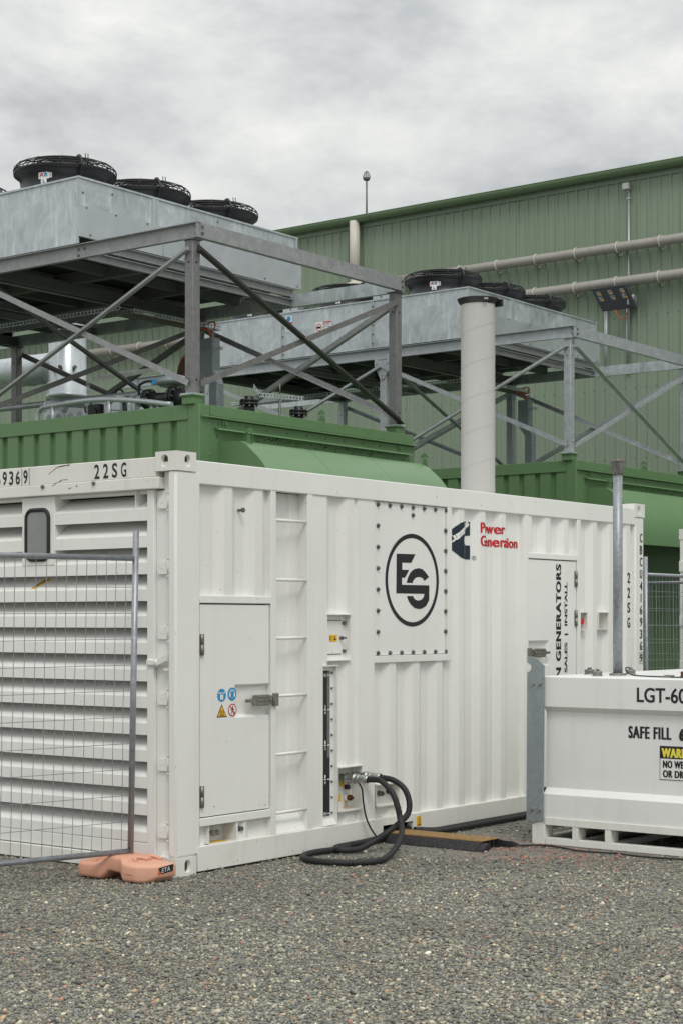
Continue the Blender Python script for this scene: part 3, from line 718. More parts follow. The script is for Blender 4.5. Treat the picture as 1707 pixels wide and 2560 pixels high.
mb = MB(); mb.poly([(1.812, 0.0985, 0.31), (1.832, 0.0985, 0.31), (1.838, 0.0985, 0.275), (1.845, 0.0985, 0.2625), (1.795, 0.0985, 0.2625), (1.806, 0.0985, 0.28)]); mb.poly([(1.74, 0.03, 0.2625), (1.85, 0.02, 0.2625), (1.86, 0.098, 0.2625), (1.77, 0.098, 0.2625)]); mb.build('rust_stain', RUSTST, ra)
MB().cyl((2.195, 0.09, 0.330), (2.195, 0.055, 0.330), 0.019, 14).cyl((2.195, 0.055, 0.330), (2.195, 0.04, 0.330), 0.010, 6, smooth=False).build('drain_plug', BOLT, rb)
MB().cyl((2.300, 0.09, 0.335), (2.300, 0.06, 0.335), 0.016, 14).build('drain_plug', BLACK, rb)
MB().box((2.24, -0.006, 0.2604), (2.30, 0.006, 0.2612)).build('warning_sticker', YELL, rb)
mb = MB().box((2.535, -0.0052, 0.070), (2.592, -0.0042, 0.142)); mb.box((2.541, -0.0062, 0.076), (2.586, -0.0058, 0.0815), 1)
mb.tube([(2.563, -0.006, 0.134), (2.563, -0.006, 0.112), (2.573, -0.006, 0.102), (2.566, -0.006, 0.090), (2.554, -0.006, 0.094)], 0.0022, 5, 1)
mb.build('hook_sticker', [YELL, INK], gc)

# --- far side door with sideways lettering
mb = MB().box((4.10, 0.004, 2.058), (4.885, 0.05, 2.103), bev=0.004).box((4.882, 0.004, 0.167), (4.938, 0.05, 2.402), bev=0.003).box((4.055, 0.004, 0.167), (4.100, 0.05, 2.402), bev=0.003)
mb.build('door_frame', WHITE, gc)
MB().box((4.10, 0.052, 0.20), (4.88, 0.06, 2.058)).build('door_gap', VOID, gc)
mb = MB(); rx0, rx1, rz0, rz1 = 4.104, 4.430, 1.195, 1.400
mb.box((4.106, 0.012, 0.21), (4.872, 0.046, rz0)).box((4.106, 0.012, rz1), (4.872, 0.046, 2.050)).box((rx1, 0.012, rz0), (4.872, 0.046, rz1)).box((4.106, 0.042, rz0+0.02), (rx1-0.03, 0.046, rz1-0.02))
mb.poly([(4.106, 0.012, rz1), (rx1, 0.012, rz1), (rx1-0.03, 0.042, rz1-0.02), (4.106, 0.042, rz1-0.02)])
mb.poly([(4.106, 0.012, rz0), (4.106, 0.042, rz0+0.02), (rx1-0.03, 0.042, rz0+0.02), (rx1, 0.012, rz0)])
mb.poly([(rx1, 0.012, rz0), (rx1-0.03, 0.042, rz0+0.02), (rx1-0.03, 0.042, rz1-0.02), (rx1, 0.012, rz1)])
acc2 = mb.build('access_door', WHITE, gc)
latch(acc2, 4.395, 1.300, -1)
for z in (1.842, 1.515):
    MB().cyl((4.862, 0.002, z), (4.862, 0.002, z+0.064), 0.011, 12).cyl((4.862, 0.002, z+0.066), (4.862, 0.002, z+0.130), 0.011, 12).box((4.842, 0.004, z), (4.876, 0.010, z+0.13)).build('hinge', LATCHM, acc2)
mb = MB(); put(mb, 'GENERATORS', (4.623, 0.0105, 1.230), (0, 0, 0.790), (-0.080, 0, 0), 0, 0.02, 1.14, fat=0.0042)
mb.build('lettering', INK, acc2)
mb = MB(); put(mb, 'N', (4.623, 0.0105, 1.092), (0, 0, 0.080), (-0.080, 0, 0), 0, 0.02, fat=0.0042); mb.build('lettering', INK, acc2)
mb = MB(); put(mb, 'SALES  |  INSTALL', (4.738, 0.0105, 1.132), (0, 0, 0.744), (-0.058, 0, 0), 0, 0.02, fat=0.0015); mb.build('lettering', INK, acc2)
for x0, x1, z0, z1, btn in ((4.9385, 5.052, 1.482, 1.628, 1), (5.250, 5.420, 1.485, 1.629, 0)):
    mb = MB().box((x0, 0.10, z0), (x1, 0.105, z1)).box((x0, 0.0, z1-0.003), (x1, 0.10, z1+0.003)).box((x0, 0.0, z0-0.003), (x1, 0.10, z0+0.003)).box((x0, 0.006, z0+0.003), (x0+0.003, 0.10, z1-0.003)).box((x1-0.003, 0.006, z0+0.003), (x1, 0.10, z1-0.003))
    s_ = mb.build('switch_recess', WHITE_WORN, gc)
    if btn:
        MB().box((4.960, 0.097, 1.510), (5.049, 0.0995, 1.590), 0).cyl((5.020, 0.097, 1.552), (5.020, 0.056, 1.552), 0.014, 14, 1).cyl((5.020, 0.056, 1.552), (5.020, 0.030, 1.552), 0.026, 16, 1, 0.021).build('stop_button', [YELL, RED], s_)
mb = MB()
for i, ch in enumerate('22SG'): put(mb, ch, (5.772, YO-0.002, 1.890-0.131*i), (0.046, 0, 0), (0, 0, 0.090), 0, 0.01, fat=0.0022)
mb.build('size_code', INK, gc)
mb = MB()
for i, ch in enumerate('CBCU4169369'):
    if ch == '1': put(mb, ch, (5.994, -0.0015, 2.252-0.1063*i), (0.018, 0, 0), (0, 0, 0.078), 0, 0.01)
    else: put(mb, ch, (5.982, -0.0015, 2.252-0.1063*i), (0.042, 0, 0), (0, 0, 0.078), 0, 0.01, fat=0.002)
zb = 2.252-0.1063*10
for a, b in (((5.970, zb-0.013), (6.036, zb-0.010)), ((5.970, zb+0.088), (6.036, zb+0.091)), ((5.970, zb-0.010), (5.973, zb+0.088)), ((6.033, zb-0.010), (6.036, zb+0.088))): mb.box((a[0], -0.0018, a[1]), (b[0], -0.0012, b[1]))
mb.build('serial_number', INK, gc)

mb = MB(); rr = random.Random(12)
def chip(x, y, z, r_): mb.poly([(x+r_*math.cos(a)*rr.uniform(0.5, 1.6), y, z+r_*math.sin(a)*rr.uniform(0.5, 1.2)) for a in (0, 1.1, 2.2, 3.3, 4.4, 5.4)])
for k in range(26): chip(rr.uniform(0.25, 5.6), -0.0036, 0.018 + abs(rr.gauss(0, 0.02)), rr.uniform(0.002, 0.006))
for k in range(16): chip(rr.uniform(0.25, 5.6), -0.0036, 0.160 - abs(rr.gauss(0, 0.012)), rr.uniform(0.0015, 0.004))
for x, z in ((0.845, 0.372), (0.858, 0.368), (0.80, 0.376), (0.36, 0.40), (0.70, 1.45), (0.48, 0.80)): chip(x, 0.0112, z, 0.004)
for x, z in ((2.07, 0.20), (2.10, 0.18), (2.18, 0.21), (2.25, 0.19), (2.30, 0.22), (2.21, 0.235)): chip(x, 0.0105, z, 0.003)
for x, z in ((2.8, 2.47), (1.6, 2.43), (4.2, 2.51), (3.4, 2.44), (5.1, 2.46)): chip(x, 0.0008, z, 0.0045)
tag(mb.build('paint_chips', RUSTY, gc), None, kind='stuff')

# --- end face: header, louvre doors, hinges, window
mb = MB().box((-0.004, 0.140, 2.368), (0.10, W_-0.14, 2.44), bev=0.005).box((0.002, 0.165, 2.441), (0.10, W_-0.165, 2.562), bev=0.005)
hd = mb.build('header', WHITE_WORN, gc)
mb = MB().box((0.05, 0.066, 2.33), (0.12, 0.14, 2.47)); mb.build('header_end', WHITE, gc)
mb = MB()
for i, ch in enumerate('22SG'): put(mb, ch, (0.0005, 0.700-0.0785*i, 2.452), (0, -0.046, 0), (0, 0, 0.092), 0, 0.02)
mb.build('size_code', INK, hd)
mb = MB()
for i, ch in enumerate('CBCU416936'):
    y = 1.432+0.0635*(9-i)
    put(mb, ch, (0.0005, y, 2.452), (0, -0.041, 0), (0, 0, 0.092), 0, 0.02)
put(mb, '9', (0.0005, 1.357, 2.452), (0, -0.040, 0), (0, 0, 0.092), 0, 0.02)
for a, b in (((1.300, 2.442), (1.303, 2.556)), ((1.370, 2.442), (1.373, 2.556))): mb.box((0.0000, a[0], a[1]), (0.001, b[0], b[1]))
mb.build('serial_number', INK, hd)
for y, z in ((1.165, 2.425), (0.698, 2.425)): MB().cyl((0.002, y, z), (-0.014, y, z), 0.013, 10).build('bolt', BOLT, hd)
# scratches on the header
mb = MB(); rng = random.Random(5)
for path in ([(1.12,2.505),(1.08,2.525),(1.03,2.548),(0.96,2.5535),(0.92,2.5555)], [(1.08,2.428),(1.03,2.448),(0.99,2.462),(0.94,2.462)], [(0.93,2.402),(0.90,2.407)], [(0.86,2.418),(0.845,2.412)]):
    for (ya, za), (yb, zb_) in zip(path, path[1:]):
        w_ = 0.0015+0.0025*rng.random(); x = (0.0008 if za > 2.441 else -0.005)
        mb.poly([(x, ya, za-w_), (x, ya-0.004, za+w_), (x, yb, zb_+w_), (x, yb+0.004, zb_-w_)])
mb.build('scratches', RUSTY, hd)

def louvre_door(ya, yb, window=None, hinge_y=None):
    """one leaf of the end doors between y=ya and y=yb"""
    mb = MB()
    mb.box((0.028, ya, 0.105), (0.10, ya+0.058, 2.366), bev=0.004); mb.box((0.028, yb-0.058, 0.105), (0.10, yb, 2.366), bev=0.004)
    mb.box((0.030, ya+0.058, 0.105), (0.10, yb-0.058, 0.186), bev=0.003); mb.box((0.032, ya+0.058, 0.189), (0.10, yb-0.058, 0.254), bev=0.003)
    mb.box((0.06, ya+0.058, 2.345), (0.10, yb-0.058, 2.366))
    d = mb.build('louvre_door', WHITE, gc)
    for k in range(12):
        z = 2.178 - 0.1656*k
        mb = MB(); y0, y1 = ya+0.0585, yb-0.0585
        prof = [(0.034, z), (0.034, z+0.072), (0.210, z+0.210), (0.212, z+0.205), (0.040, z+0.066), (0.040, z)]
        if k == 0: prof = [(0.034, z), (0.034, z+0.072), (0.175, z+0.166), (0.177, z+0.161), (0.040, z+0.066), (0.040, z)]
        mb.prism(prof, 'y', y0, y1); mb.build('louvre', WHITE, d)
    MB().prism([(0.034, 0.2545), (0.210, 0.392), (0.212, 0.387), (0.050, 0.2545)], 'y', y0, y1).build('louvre', WHITE, d)
    MB().box((0.28, ya+0.02, 0.11), (0.286, yb-0.02, 2.36)).build('backing', VOID, d)
    return d
louvre_door(0.209, 2.229)
# pressed plate round the lookout window
mb = MB().box((0.030, 1.092, 1.918), (0.17, 1.403, 2.366), bev=0.004); wp = mb.build('window_plate', WHITE, gc)
def rrect(cy, cz, hy, hz, r, n=6):
    P = []
    for sy, sz, a0 in ((1, 1, 0), (-1, 1, 90), (-1, -1, 180), (1, -1, 270)):
        for k in range(n+1):
            a = R(a0 + 90*k/n); P.append((cy + sy*(hy-r) + r*math.cos(a), cz + sz*(hz-r) + r*math.sin(a)))
    return P
mb = MB(); mb.tube([(0.028, y, z) for y, z in rrect(1.252, 2.118, 0.106, 0.162, 0.055)], 0.014, 10, closed=True); mb.build('window_gasket', GASKET, wp)
MB().prism(rrect(1.252, 2.118, 0.104, 0.160, 0.055), 'x', 0.024, 0.0295).build('window_glass', GLASS, wp)
# hinge channel and hinges
MB().box((0.052, 0.067, 0.105), (0.10, 0.207, 2.36), bev=0.003).build('hinge_plate', WHITE, gc)
for z in (2.288, 1.885, 1.487, 1.085, 0.680, 0.268):
    mb = MB().cyl((0.038, 0.086, z-0.048), (0.038, 0.086, z+0.048), 0.016, 14).cyl((0.038, 0.086, z+0.050), (0.038, 0.086, z+0.060), 0.020, 14).cyl((0.038, 0.086, z-0.060), (0.038, 0.086, z-0.050), 0.020, 14)
    mb.prism([(0.095, z+0.040), (0.135, z+0.034), (0.180, z+0.022), (0.186, z-0.022), (0.178, z-0.040), (0.095, z-0.042)], 'x', 0.036, 0.052)
    mb.cyl((0.037, 0.150, z), (0.034, 0.150, z), 0.008, 10)
    mb.build('hinge', WHITE, gc)
mb = MB().box((0.012, 0.165, 1.282), (0.045, 0.262, 1.322), bev=0.008).cyl((0.02, 0.175, 1.278), (0.02, 0.175, 1.326), 0.020, 14)
mb.bar((0.020, 0.175, 1.300), (0.012, 0.078, 1.335), (0, 0, 1), (1, 0, 0), 0.020, 0.012); mb.box((0.008, 0.068, 1.255), (0.05, 0.11, 1.268)); mb.build('door_lever', WHITE, gc)
mb = MB(); mb.prism([(0.030, 2.366), (0.17, 2.366), (0.036, 2.215)], 'y', 0.366, 0.374); mb.cyl((0.055, 0.380, 2.318), (0.055, 0.3755, 2.318), 0.014, 14, 1); mb.build('gusset', [WHITE, VOID], gc)
mb = MB().box((0.012, 0.16, 0.010), (0.09, W_-0.16, 0.098), bev=0.004); mb.build('sill', WHITE_WORN, gc)
mb = MB()          # arrow sticker on a slope of the left leaf
SL = Vector((0.176, 0, 0.138)); s0 = Vector((0.034-0.0012, 0, 1.753+0.0016)); SN = Vector((-0.138, 0, 0.176)).normalized()
def sl(t_, y): return s0 + SL*t_ + Vector((0, y, 0))
mb.poly([sl(0.10, 1.345), sl(0.10, 1.295), sl(0.60, 1.235), sl(0.60, 1.285)])
mb.bar(sl(0.22, 1.322)+SN*0.0008, sl(0.50, 1.278)+SN*0.0008, (0, 1, 0), SN, 0.006, 0.0005, 1); mb.bar(sl(0.17, 1.330)+SN*0.0008, sl(0.24, 1.304)+SN*0.0008, (0, 1, 0), SN, 0.010, 0.0006, 1)
mb.build('arrow_sticker', [YELL, INK], gc)

# exhaust stack standing on its roof
st = thing('exhaust_stack', 'tall off white spiral wound stack with black rim rising above the white container', 'exhaust stack', (5.21, 1.2, 2.53))
mb = MB(); mb.lathe([(0.152, 2.53), (0.152, 4.395)], (5.21, 1.2, 0), 48); mb.cyl((5.21, 1.2, 4.38), (5.21, 1.2, 4.39), 0.150, 40)
for k in range(7):
    z = 2.42 + 0.30*k; P = []
    for i in range(41):
        a = 2*math.pi*i/40; zz_ = z + 0.30*i/40
        if 2.53 < zz_ < 4.39: P.append((5.21 + 0.1525*math.cos(a-1.2), 1.2 + 0.1525*math.sin(a-1.2), zz_))
    if len(P) > 2: mb.tube(P, 0.0022, 5)
mb.build('pipe', DUCT, st)
mb = MB(); mb.lathe([(0.155, 4.372), (0.172, 4.392), (0.184, 4.414), (0.186, 4.424), (0.15, 4.428), (0.12, 4.40)], (5.21, 1.2, 0), 48)
mb.box((5.30, 1.015, 4.36), (5.335, 1.095, 4.42)); mb.build('rim', BLACK, st)
mb = MB()
for a in (-2.25, -2.15): mb.cyl((5.21+0.183*math.cos(a), 1.2+0.183*math.sin(a), 4.400), (5.21+0.20*math.cos(a), 1.2+0.20*math.sin(a), 4.400), 0.010, 8)
mb.build('clamp_bolt', CHROME, st)

# ------------------------------------------------------------------ white bunded fuel tank on a skid
tk = thing('fuel_tank', 'white fuel tank on a hollow skid in front of the container at the right edge', 'fuel tank', (2.70, -2.1, 0))
TB, TF = 5.10, -3.35
mb = MB(); mb.prism([(2.700, 0.146), (2.700, 0.352), (2.742, 0.396), (2.742, 0.925), (2.700, 0.962), (2.700, 1.166), (2.708, 1.174), (TB, 1.174), (TB, 0.146)], 'y', TF, -0.966)
mb.build('tank_body', WHITE_TANK, tk)
MB().box((2.690, TF, 0.138), (2.6995, -0.982, 0.190), bev=0.003).build('base_beam', WHITE_SKID, tk)
mb = MB()
mb.box((2.690, TF, 0.003), (2.76, -0.985, 0.050), bev=0.003); mb.box((2.690, -0.982, 0.0), (2.80, -0.877, 0.137), bev=0.004)
for y in (-1.243, -1.496, -2.55, -2.80):
    mb.box((2.692, y, 0.0505), (2.80, y+0.046, 0.1375), bev=0.002); mb.box((2.7605, y, 0.003), (5.0, y+0.046, 0.045))
mb.box((2.80, -0.975, 0.003), (5.05, -0.905, 0.050)); mb.box((2.80, -0.975, 0.100), (5.05, -0.905, 0.1455)); mb.box((4.96, -0.982, 0.05), (5.05, -0.9, 0.10))
mb.box((5.0, TF, 0.003), (5.08, -0.985, 0.05)); mb.box((3.85, -1.19, 0.052), (3.93, -0.98, 0.145))
mb.build('skid', WHITE_SKID, tk)
P = [(-0.843, 0.164), (-0.974, 0.164), (-0.981, 1.009), (-0.984, 1.245), (-0.932, 1.292), (-0.850, 1.308)]
P += [(-0.849 - 0.034*math.sin(a), 1.232 + 0.034*math.cos(a)) for a in [math.pi*i/10 for i in range(11)]]
mb = MB(); mb.prism(P, 'x', 2.672, 2.688); pl = mb.build('lifting_plate', PLATEG, tk)
for y, z in ((-0.896, 1.120), (-0.950, 1.119), (-0.888, 0.243), (-0.943, 0.243)): MB().cyl((2.672, y, z), (2.667, y, z), 0.017, 14).cyl((2.667, y, z), (2.655, y, z), 0.013, 6, smooth=False).build('bolt', CHROME, pl)
vp = MB(); vx, vy = 3.10, -1.33
vp.cyl((vx, vy, 1.172), (vx, vy, 2.62), 0.0335, 24); vent = vp.build('vent_pipe', VENTG, tk)
mb = MB(); mb.lathe([(0.06, 1.174), (0.06, 1.186), (0.045, 1.192), (0.036, 1.192)], (vx, vy, 0), 24); mb.build('vent_collar', CAPM, vent)
mb = MB(); mb.lathe([(0.034, 2.585), (0.040, 2.588), (0.040, 2.612), (0.048, 2.622), (0.050, 2.672), (0.054, 2.674), (0.054, 2.690), (0.0, 2.690)], (vx, vy, 0), 24)
mb.box((vx-0.05, vy-0.006, 2.690), (vx-0.010, vy+0.006, 2.696)); mb.cyl((vx+0.012, vy-0.03, 2.69), (vx+0.012, vy-0.03, 2.702), 0.012, 10); mb.build('vent_cap', CAPM, vent)
for x, y, r, h, c in ((3.20, -1.05, 0.034, 0.036, BOLT), (2.90, -1.28, 0.031, 0.036, CAPM), (3.43, -1.255, 0.034, 0.034, CAPM), (3.15, -1.82, 0.028, 0.036, RUSTY)):
    mb = MB(); mb.lathe([(r*1.2, 1.1742), (r*1.2, 1.180), (r, 1.181), (r, 1.174+h*0.45), (r*1.06, 1.174+h*0.5), (r*1.06, 1.174+h*0.85), (r*0.8, 1.174+h), (0.0, 1.174+h)], (x, y, 0), 20)
    mb.cyl((x, y, 1.174+h), (x, y, 1.174+h+0.014), r*0.45, 8); mb.build('tank_cap', c, tk)
mb = MB(); X0 = 2.6985
put(mb, 'LGT-6000', (X0, -1.690, 1.012), (0, -0.478, 0), (0, 0, 0.100), 0, 0.012, fat=0.0014)
mb.build('lettering', INK, tk)
mb = MB(); X1 = 2.7405
put(mb, 'SAFE FILL', (X1, -1.607, 0.765), (0, -0.312, 0), (0, 0, 0.083), 0, 0.01, 1.18, fat=0.0042); mb.build('lettering', INK, tk)
mb = MB(); put(mb, '6000 LITRES', (X1, -1.982, 0.762), (0, -0.40, 0), (0, 0, 0.082), 0, 0.025, fat=0.005)
mb.build('lettering', INK, tk)
mb = MB(); mb.box((2.739, -2.185, 0.498), (2.7405, -1.838, 0.724), 1); mb.box((2.738, -2.181, 0.502), (2.7387, -1.842, 0.720), 0); mb.box((2.737, -2.181, 0.640), (2.7377, -1.842, 0.720), 1)
put(mb, 'WARNING', (2.7365, -1.856, 0.648), (0, -0.295, 0), (0, 0, 0.062), 2, 0.012, 1.12, fat=0.0040)
put(mb, 'NO WELDING', (2.7374, -1.864, 0.578), (0, -0.285, 0), (0, 0, 0.049), 1, 0.012, 1.12, fat=0.0030); put(mb, 'OR DRILLING', (2.7374, -1.864, 0.514), (0, -0.295, 0), (0, 0, 0.049), 1, 0.012, 1.12, fat=0.0030)
mb.build('warning_sign', [WHITEI, INK, PALEY], tk)
c = MB().tube(crom([(3.45, -1.245, 1.222), (3.40, -1.235, 1.220), (3.35, -1.262, 1.205), (3.2, -1.37, 1.184), (3.05, -1.5, 1.179), (2.95, -1.635, 1.179), (2.90, -1.794, 1.179), (2.86, -1.95, 1.179), (2.9, -2.3, 1.179), (2.95, -2.7, 1.179)]), 0.0045, 6)
c.box((2.875, -1.865, 1.175), (2.905, -1.80, 1.192), 1); c = c.build('tank_cable', [RUBBER, LATCHM]); tag(c, 'thin black cable with an inline connector lying on top of the white fuel tank', 'cable')

# ------------------------------------------------------------------ temporary fence, orange foot
def fence_panel(name_label, a, d, ln, zt, zb, zpost, lean=(0, 0), nx=None, px=0.066, zw=None, bent=0, group='temporary fence panels', loc=None):
    """panel starting at a (post) running along unit direction d"""
    d = Vector((d[0], d[1], 0)).normalized(); a = Vector((a[0], a[1], 0))
    f = thing('mesh_fence', name_label, 'fence', a, group)
    def P(s, z): return a + d*s + Vector((lean[0], lean[1], 0))*(z-zb) + Vector((0, 0, z))
    for s in (0, ln): MB().cyl(P(s, zb-0.03), P(s, zpost), 0.019, 14).build('post', PIPEG, f)
    MB().cyl(P(0.019, zt), P(ln-0.019, zt), 0.017, 14).build('top_tube', PIPEG, f)
    MB().cyl(P(0.019, zb), P(ln-0.019, zb), 0.017, 14).build('bottom_tube', PIPEG, f)
    mb = MB(); k = int(ln/px); rr = random.Random(4)
    for i in range(1, k):
        if bent:
            b0 = rr.uniform(-0.012, 0.012)
            pts = [P(i*px, zt), P(i*px+b0, zt-0.12), P(i*px+b0*0.5, zt-0.35), P(i*px+0.01+b0, zt-0.8), P(i*px, zb)]
        else:
            pts = [P(i*px + rr.uniform(-0.002, 0.002), zt - (zt-zb)*j/6) + d*rr.uniform(-0.003, 0.003)*(0 < j < 6) for j in range(7)]
        mb.tube(pts, 0.0021, 4, caps=False)
    for z in zw: mb.tube([P(0.0, z+0.003), P(ln/2, z-0.004), P(ln, z)], 0.0020, 4, caps=False)
    mb.build('wire_mesh', PIPEG, f)
    return f
fp = fence_panel('grey wire mesh fence panel standing on the orange foot in front of the louvred doors', (-0.172, 0.211), (-0.9699, 0.2435), 2.40, 1.936, 0.165, 2.102, (0.012, -0.012), px=0.0672, zw=[1.758, 1.601, 1.445, 1.288, 1.133, 0.974, 0.813, 0.658, 0.500, 0.342])
# blow-moulded foot
ft = thing('orange_foot', 'faded orange plastic fence foot with a black label beside the container corner', 'fence foot', (-0.2, 0.2, 0))
mb = MB(); bm2 = mb.bm; rings = []
def lerp(tab, y):
    for (a, va), (b, vb) in zip(tab, tab[1:]):
        if a <= y <= b:
            u = (y-a)/(b-a); u = u*u*(3-2*u); return va + (vb-va)*u
    return tab[-1][1] if y > tab[-1][0] else tab[0][1]
ZTOP = [(-0.075, 0.110), (0.02, 0.118), (0.09, 0.126), (0.15, 0.150), (0.255, 0.153), (0.32, 0.112), (0.36, 0.106), (0.50, 0.104)]
ZBOT = [(-0.075, 0.030), (-0.03, 0.003), (0.10, 0.003), (0.16, 0.046), (0.25, 0.052), (0.31, 0.004), (0.50, 0.006)]
XFR = [(-0.075, -0.255), (-0.045, -0.285), (0.02, -0.345), (0.10, -0.350), (0.17, -0.318), (0.25, -0.318), (0.32, -0.348), (0.45, -0.352), (0.50, -0.335)]
XBK = [(-0.075, -0.075), (0.02, -0.055), (0.17, -0.085), (0.25, -0.085), (0.35, -0.055), (0.50, -0.07)]
ys_ = [-0.075 + 0.575*i/46 for i in range(47)]
for idx, y in enumerate([ys_[0]] + ys_ + [ys_[-1]]):
    e_ = 0.80 if idx in (0, len(ys_)+1) else (0.94 if idx in (1, len(ys_)) else 1.0)
    yy = y + (-0.006 if idx == 0 else 0.006 if idx == len(ys_)+1 else 0)
    xa, xb, za, zb = lerp(XFR, y), lerp(XBK, y), lerp(ZBOT, y), lerp(ZTOP, y)
    cx_, cz_, hx, hz_ = (xa+xb)/2, (za+zb)/2, (xb-xa)/2*e_, (zb-za)/2*e_
    rg = []
    for k in range(36):
        a = 2*math.pi*k/36; c_, s__ = math.cos(a), math.sin(a); q_ = 2/5.5
        rg.append(bm2.verts.new((cx_ + hx*math.copysign(abs(c_)**q_, c_), yy, cz_ + hz_*math.copysign(abs(s__)**q_, s__))))
    rings.append(rg)
for A, B in zip(rings, rings[1:]):
    for k in range(36): mb.face([A[k], A[(k+1) % 36], B[(k+1) % 36], B[k]], 0, True)
mb.face(rings[0][::-1], 0, True); mb.face(rings[-1], 0, True)
bmesh.ops.recalc_face_normals(bm2, faces=bm2.faces)
body = mb.build('foot_body', TERRA, ft)
mb = MB()
mb.tube(crom([(-0.275, 0.065, 0.124), (-0.25, 0.10, 0.136), (-0.20, 0.10, 0.138), (-0.185, 0.05, 0.130)]), 0.012, 10); mb.tube(crom([(-0.165, 0.05, 0.130), (-0.15, 0.10, 0.140), (-0.105, 0.095, 0.138), (-0.09, 0.03, 0.122)]), 0.012, 10)
mb.tube([(-0.30, 0.37, 0.106), (-0.28, 0.43, 0.106), (-0.14, 0.43, 0.106), (-0.12, 0.37, 0.106)], 0.009, 8)
mb.tube([(-0.30+0.002, y, 0.060) for y in ()] or [(-0.3505, 0.08, 0.062), (-0.351, 0.03, 0.062)], 0.002, 4)
mb.build('moulded_ribs', TERRA, ft)
mb = MB()
o = Vector((-0.240, -0.0825, 0.052)); ux = Vector((0.128, 0, 0.012)); uy = Vector((0.006, 0, 0.042))
mb.poly([o, o+ux, o+ux+uy, o+uy]); mb.poly([o+Vector((0, -0.0008, 0)), o+ux*0.25+Vector((0, -0.0008, 0)), o+uy*0.75+Vector((0, -0.0008, 0))], 1)
put(mb, 'ETA', o+ux*0.22+uy*0.2+Vector((0, -0.0016, 0)), ux*0.56, uy*0.62, 2, 0.0)
lab = mb.build('label_plate', [INK, ORANGE, WHITEI], ft)

# fences behind the container
fence_panel('wire mesh fence panel with bent wires standing behind the far container corner', (6.62, 0.26), (1.0, 0.0), 2.40, 1.985, 0.16, 2.15, (-0.012, 0.0), px=0.068, zw=[1.83, 1.67, 1.51, 1.35, 1.19, 1.03, 0.87, 0.7, 0.5, 0.33], bent=1)
fence_panel('wire mesh fence panel in the shade just before the green enclosure behind the bent one', (9.75, 2.45), (0.05, -1.0), 2.40, 1.985, 0.16, 2.12, (0, 0), px=0.068, zw=[1.83, 1.67, 1.51, 1.35, 1.19, 1.03, 0.87, 0.7, 0.5, 0.33])

# second white container, only its corner post in view
c2 = thing('storage_container', 'white container of which only one corner post shows at the right edge', 'container', (10.0, -0.84, 0))
ox, oy = 9.98, 1.585
for a, b in (((0, -0.066), (0.15, 0)), ((0, -2.438), (0.15, -2.372)), ((5.9, -0.066), (6.05, 0)), ((5.9, -2.438), (6.05, -2.372))):
    MB().box((ox+a[0], oy+a[1], 0.118), (ox+b[0], oy+b[1], 2.473), bev=0.01).build('corner_post', WHITE, c2)
MB().box((ox+0.06, oy-2.372, 0.1), (ox+0.07, oy-0.0665, 2.45)).box((ox+0.151, oy-0.04, 0.1), (ox+5.899, oy-0.03, 2.45)).box((ox+0.151, oy-2.40, 0.1), (ox+5.899, oy-2.39, 2.45)).box((ox+0.02, oy-2.42, 2.5), (ox+6.04, oy-0.02, 2.52)).build('wall_panel', WHITE, c2)
MB().box((ox+0.01, oy-2.30, 2.40), (ox+0.06, oy-0.15, 2.54)).box((ox+0.178, oy-0.06, 2.40), (ox+5.9, oy, 2.54)).build('top_rail', WHITE, c2)
for z0 in (0.0, 2.473): casting(c2, ox, oy, z0, 1, -1)
for z in (2.17, 1.55, 1.05, 0.6):
    MB().box((ox-0.012, oy-0.11, z-0.06), (ox+0.04, oy+0.004, z+0.06), bev=0.004).build('hinge', WHITE, c2)

# ------------------------------------------------------------------ hoses, ramp, cables
hA = MB().tube(crom([(1.766, -0.136, 0.474), (1.762, -0.25, 0.470), (1.762, -0.345, 0.392), (1.764, -0.385, 0.305), (1.765, -0.405, 0.226), (1.70, -0.465, 0.150), (1.545, -0.54, 0.080), (1.369, -0.593, 0.032), (1.169, -0.641, 0.026), (1.013, -0.551, 0.026), (0.946, -0.419, 0.026), (0.967, -0.241, 0.026), (1.083, -0.12, 0.026), (1.261, -0.075, 0.026), (1.425, -0.097, 0.026), (1.60, -0.10, 0.03)], 10), 0.0205, 14)
hB = MB().tube(crom([(1.903, -0.140, 0.478), (1.903, -0.25, 0.465), (1.903, -0.34, 0.415), (1.905, -0.38, 0.333), (1.89, -0.385, 0.255), (1.84, -0.36, 0.196), (1.75, -0.315, 0.130), (1.665, -0.250, 0.066), (1.54, -0.225, 0.030), (1.43, -0.165, 0.030), (1.50, -0.065, 0.030), (1.674, -0.045, 0.030), (1.847, -0.045, 0.032), (2.037, -0.040, 0.040), (2.16, -0.01, 0.050), (2.24, 0.08, 0.06)], 10), 0.0205, 14)
def fittings(hose, x, y1, z, base):
    mb = MB()
    prof = [(0.020, 0.0), (0.029, 0.004), (0.029, 0.020), (0.024, 0.024), (0.029, 0.028), (0.029, 0.046), (0.036, 0.05), (0.036, 0.060), (0.031, 0.064), (0.031, 0.112), (0.035, 0.116), (0.035, 0.132), (0.026, 0.136), (0.031, 0.150), (0.031, 0.162), (0.026, 0.166), (0.028, 0.180), (0.028, base), (0.024, base+0.004)]
    mb.lathe([(r_, -a) for r_, a in prof], (x, 0.0 + y1, z), 18, axis='y'); mb.build('coupling', CHROME, hose)
hAo = hA.build('hose', RUBBER); tag(hAo, 'black fuel hose from the front coupling, making the wide loop on the gravel', 'hose', 'fuel hoses')
hBo = hB.build('hose', RUBBER); tag(hBo, 'black fuel hose from the rear coupling, making the tighter inner loop', 'hose', 'fuel hoses')
fittings(hAo, 1.766, 0.100, 0.474, 0.236); fittings(hBo, 1.903, 0.100, 0.479, 0.240)
